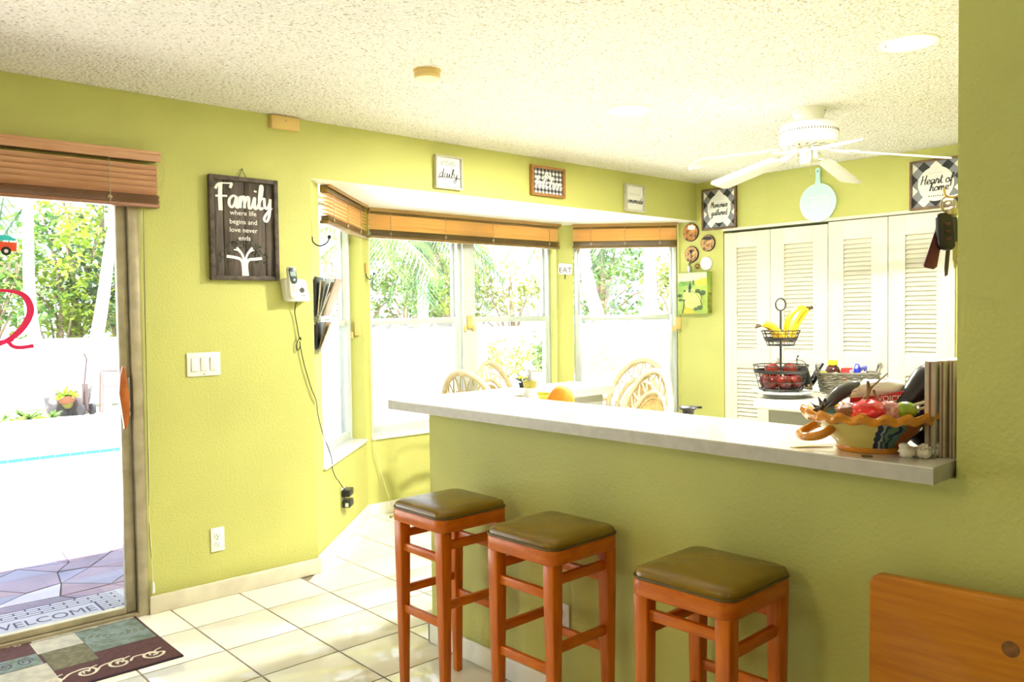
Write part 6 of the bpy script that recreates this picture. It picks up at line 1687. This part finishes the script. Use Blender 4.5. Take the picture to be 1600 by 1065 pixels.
# hose trolley and garden chairs on the far deck
STEEL = mat('patio_metal', (0.05, 0.032, 0.035), 0.5, vary=0.2)
t = thing('hose_trolley', 'dark wheeled trolley with tall handle right of the palm trunks', 'trolley', (2.30, 9.33, -0.045), 0.3)
obj('wheel', G().lathe([(0.02, -0.015), (0.085, -0.018), (0.09, 0.0), (0.085, 0.018), (0.02, 0.015)], 22, m=T(-0.06, 0, 0.09) @ RY(PI / 2) @ RZ(0.2)), mat('wheel_rubber', (0.012, 0.012, 0.022), 0.7, vary=0.2), t, ang=40)
obj('wheel', G().lathe([(0.02, -0.015), (0.085, -0.018), (0.09, 0.0), (0.085, 0.018), (0.02, 0.015)], 22, m=T(0.10, 0, 0.09) @ RY(PI / 2)), mat('wheel_rubber', (0.012, 0.012, 0.022)), t, ang=40)
obj('frame', G().tube([(-0.06, 0, 0.09), (-0.01, 0, 0.45), (0.04, 0, 0.85), (0.0, 0, 0.93)], 0.014, 8).tube([(-0.06, 0, 0.09), (0.10, 0, 0.09)], 0.012, 8).box(-0.015, 0.02, -0.05, 0.05, 0.1, 0.48), STEEL, t, ang=60)
def garden_chair(label, x, y, rz, s=1.0):
    t = thing('garden_chair', label, 'chair', (x, y, -0.045), rz)
    PM = mat('patio_pink_metal', (0.12, 0.075, 0.075), 0.5, vary=0.15)
    for sx in (-0.24, 0.24):
        obj('leg', G().tube([(sx, -0.24, 0), (sx, -0.22, 0.6), (sx, -0.18, 0.64), (sx, 0.2, 0.62)], 0.014, 8), PM, t, ang=60)
        obj('leg', G().tube([(sx, 0.26, 0), (sx, 0.2, 0.4), (sx, 0.30, 0.9)], 0.014, 8), PM, t, ang=60)
    for i in range(6):
        obj('seat_slat', G().box(-0.24, 0.24, -0.03, 0.03, -0.008, 0.008, T(0, -0.2 + 0.08 * i, 0.42)), PM, t)
    for i in range(5):
        obj('back_slat', G().box(-0.24, 0.24, -0.008, 0.008, -0.03, 0.03, T(0, 0.22 + 0.018 * i, 0.5 + 0.09 * i)), PM, t)
    return t
garden_chair('pinkish slatted garden chair right of the hose trolley', 2.78, 9.4, -PI / 2 - 0.2)
garden_chair('slatted garden chair left of the patio table, middle window', 7.30, 8.85, PI / 2 + 0.3)
garden_chair('slatted garden chair right of the patio table, middle window', 8.98, 8.95, -PI / 2 - 0.2)
t = thing('patio_table', 'round metal patio table beyond the pool, middle window', 'table', (8.12, 9.0, -0.045))
obj('tabletop', G().lathe([(0.44, 0.60), (0.45, 0.61), (0.45, 0.63), (0.44, 0.635)], 32), STEEL, t, ang=40)
for k in range(4):
    a = k * PI / 2 + 0.4
    obj('leg', G().tube([(0.36 * math.cos(a), 0.36 * math.sin(a), 0), (0.2 * math.cos(a), 0.2 * math.sin(a), 0.35), (0.34 * math.cos(a), 0.34 * math.sin(a), 0.61)], 0.016, 7), STEEL, t, ang=60)
t = thing('slim_tree', 'slim purple-grey forked trunk behind the patio table', 'tree', (8.45, 9.5, -0.06))
obj('trunk', G().tube([(0, 0, 0), (0.0, 0, 0.3), (-0.06, 0, 0.7), (-0.04, 0, 1.0)], [0.05, 0.045, 0.035, 0.02], 8).tube([(0, 0, 0.12), (0.12, 0, 0.4), (0.16, 0, 0.8), (0.10, 0, 1.1)], [0.04, 0.035, 0.03, 0.015], 8), mat('purple_bark', (0.26, 0.20, 0.24), 0.8, vary=0.25), t, ang=60)
stuff(obj('leaf_tuft', foliage(60, [(-0.04, 0, 1.05, 0.12, 0.1), (0.1, 0, 1.15, 0.12, 0.1)], 0.08, 3), LEAFS[3], t))
t = thing('storage_box', 'white garden storage box before the fence, right of the mullion', 'box', (10.0, 9.75, -0.06))
obj('box_body', G().box(-0.32, 0.32, -0.25, 0.25, 0, 0.80), FW, t, bevel=0.01)
obj('lid', G().box(-0.34, 0.34, -0.27, 0.27, 0.80, 0.87), FW, t, bevel=0.01)

# stickers on the glass door
t = thing('door_sticker', 'colourful camper van and number two stickers on the glass door', 'sticker', (-0.36, 0.0345, 1.5))
ys_ = -0.0006
def flat(name, poly, m):
    obj(name, G().plate([(p[0] + 0.36, p[1] - 1.5) for p in poly], ys_, 0.0), m, t)
flat('camper_roof', [(-0.46, 1.735), (-0.335, 1.735), (-0.332, 1.742), (-0.345, 1.748), (-0.36, 1.757), (-0.44, 1.76), (-0.46, 1.755)], mat('sticker_cyan', (0.05, 0.60, 0.66), 0.5, vary=0.05))
flat('camper_body', [(-0.47, 1.69), (-0.332, 1.69), (-0.333, 1.70), (-0.331, 1.728), (-0.47, 1.73)], mat('sticker_orange_red', (0.80, 0.08, 0.02), 0.5, vary=0.05))
def disc2(name, cx, cz, r, m, y=-0.0012):
    obj(name, G().plate([(cx + 0.36 + r * math.cos(a * PI / 10), cz - 1.5 + r * math.sin(a * PI / 10)) for a in range(20)], y, -0.0007), m, t)
disc2('wheel', -0.372, 1.690, 0.019, INK); disc2('wheel_hub', -0.372, 1.690, 0.008, PAPER, -0.0018)
disc2('wheel', -0.455, 1.690, 0.019, INK)
g = text_g('you', 0.105, 0.0, 0.128, -0.0008, align='RIGHT', sx=0.9); g.V = [(v[0] + 0.035, v[1], v[2]) for v in g.V]
obj('lettering', g, mat('sticker_cream', (0.80, 0.78, 0.62), 0.5, vary=0.03), t)
g = G()
g.ribbon([(-0.12, -0.02), (-0.06, 0.018), (0.0, 0.02), (0.05, 0.0), (0.072, -0.05), (0.062, -0.10), (0.03, -0.15), (-0.01, -0.185), (-0.05, -0.205)], 0.027, -0.0008)
g.ribbon([(-0.06, -0.20), (-0.02, -0.195), (0.0, -0.215), (0.03, -0.222), (0.08, -0.216)], 0.016, -0.0008, nib=False)
g.ribbon([(-0.06, -0.212), (-0.03, -0.20), (0.0, -0.19), (0.0, -0.175)], 0.009, -0.0008, nib=False)
obj('lettering', g, mat('sticker_red', (0.72, 0.01, 0.10), 0.5, vary=0.05), t)
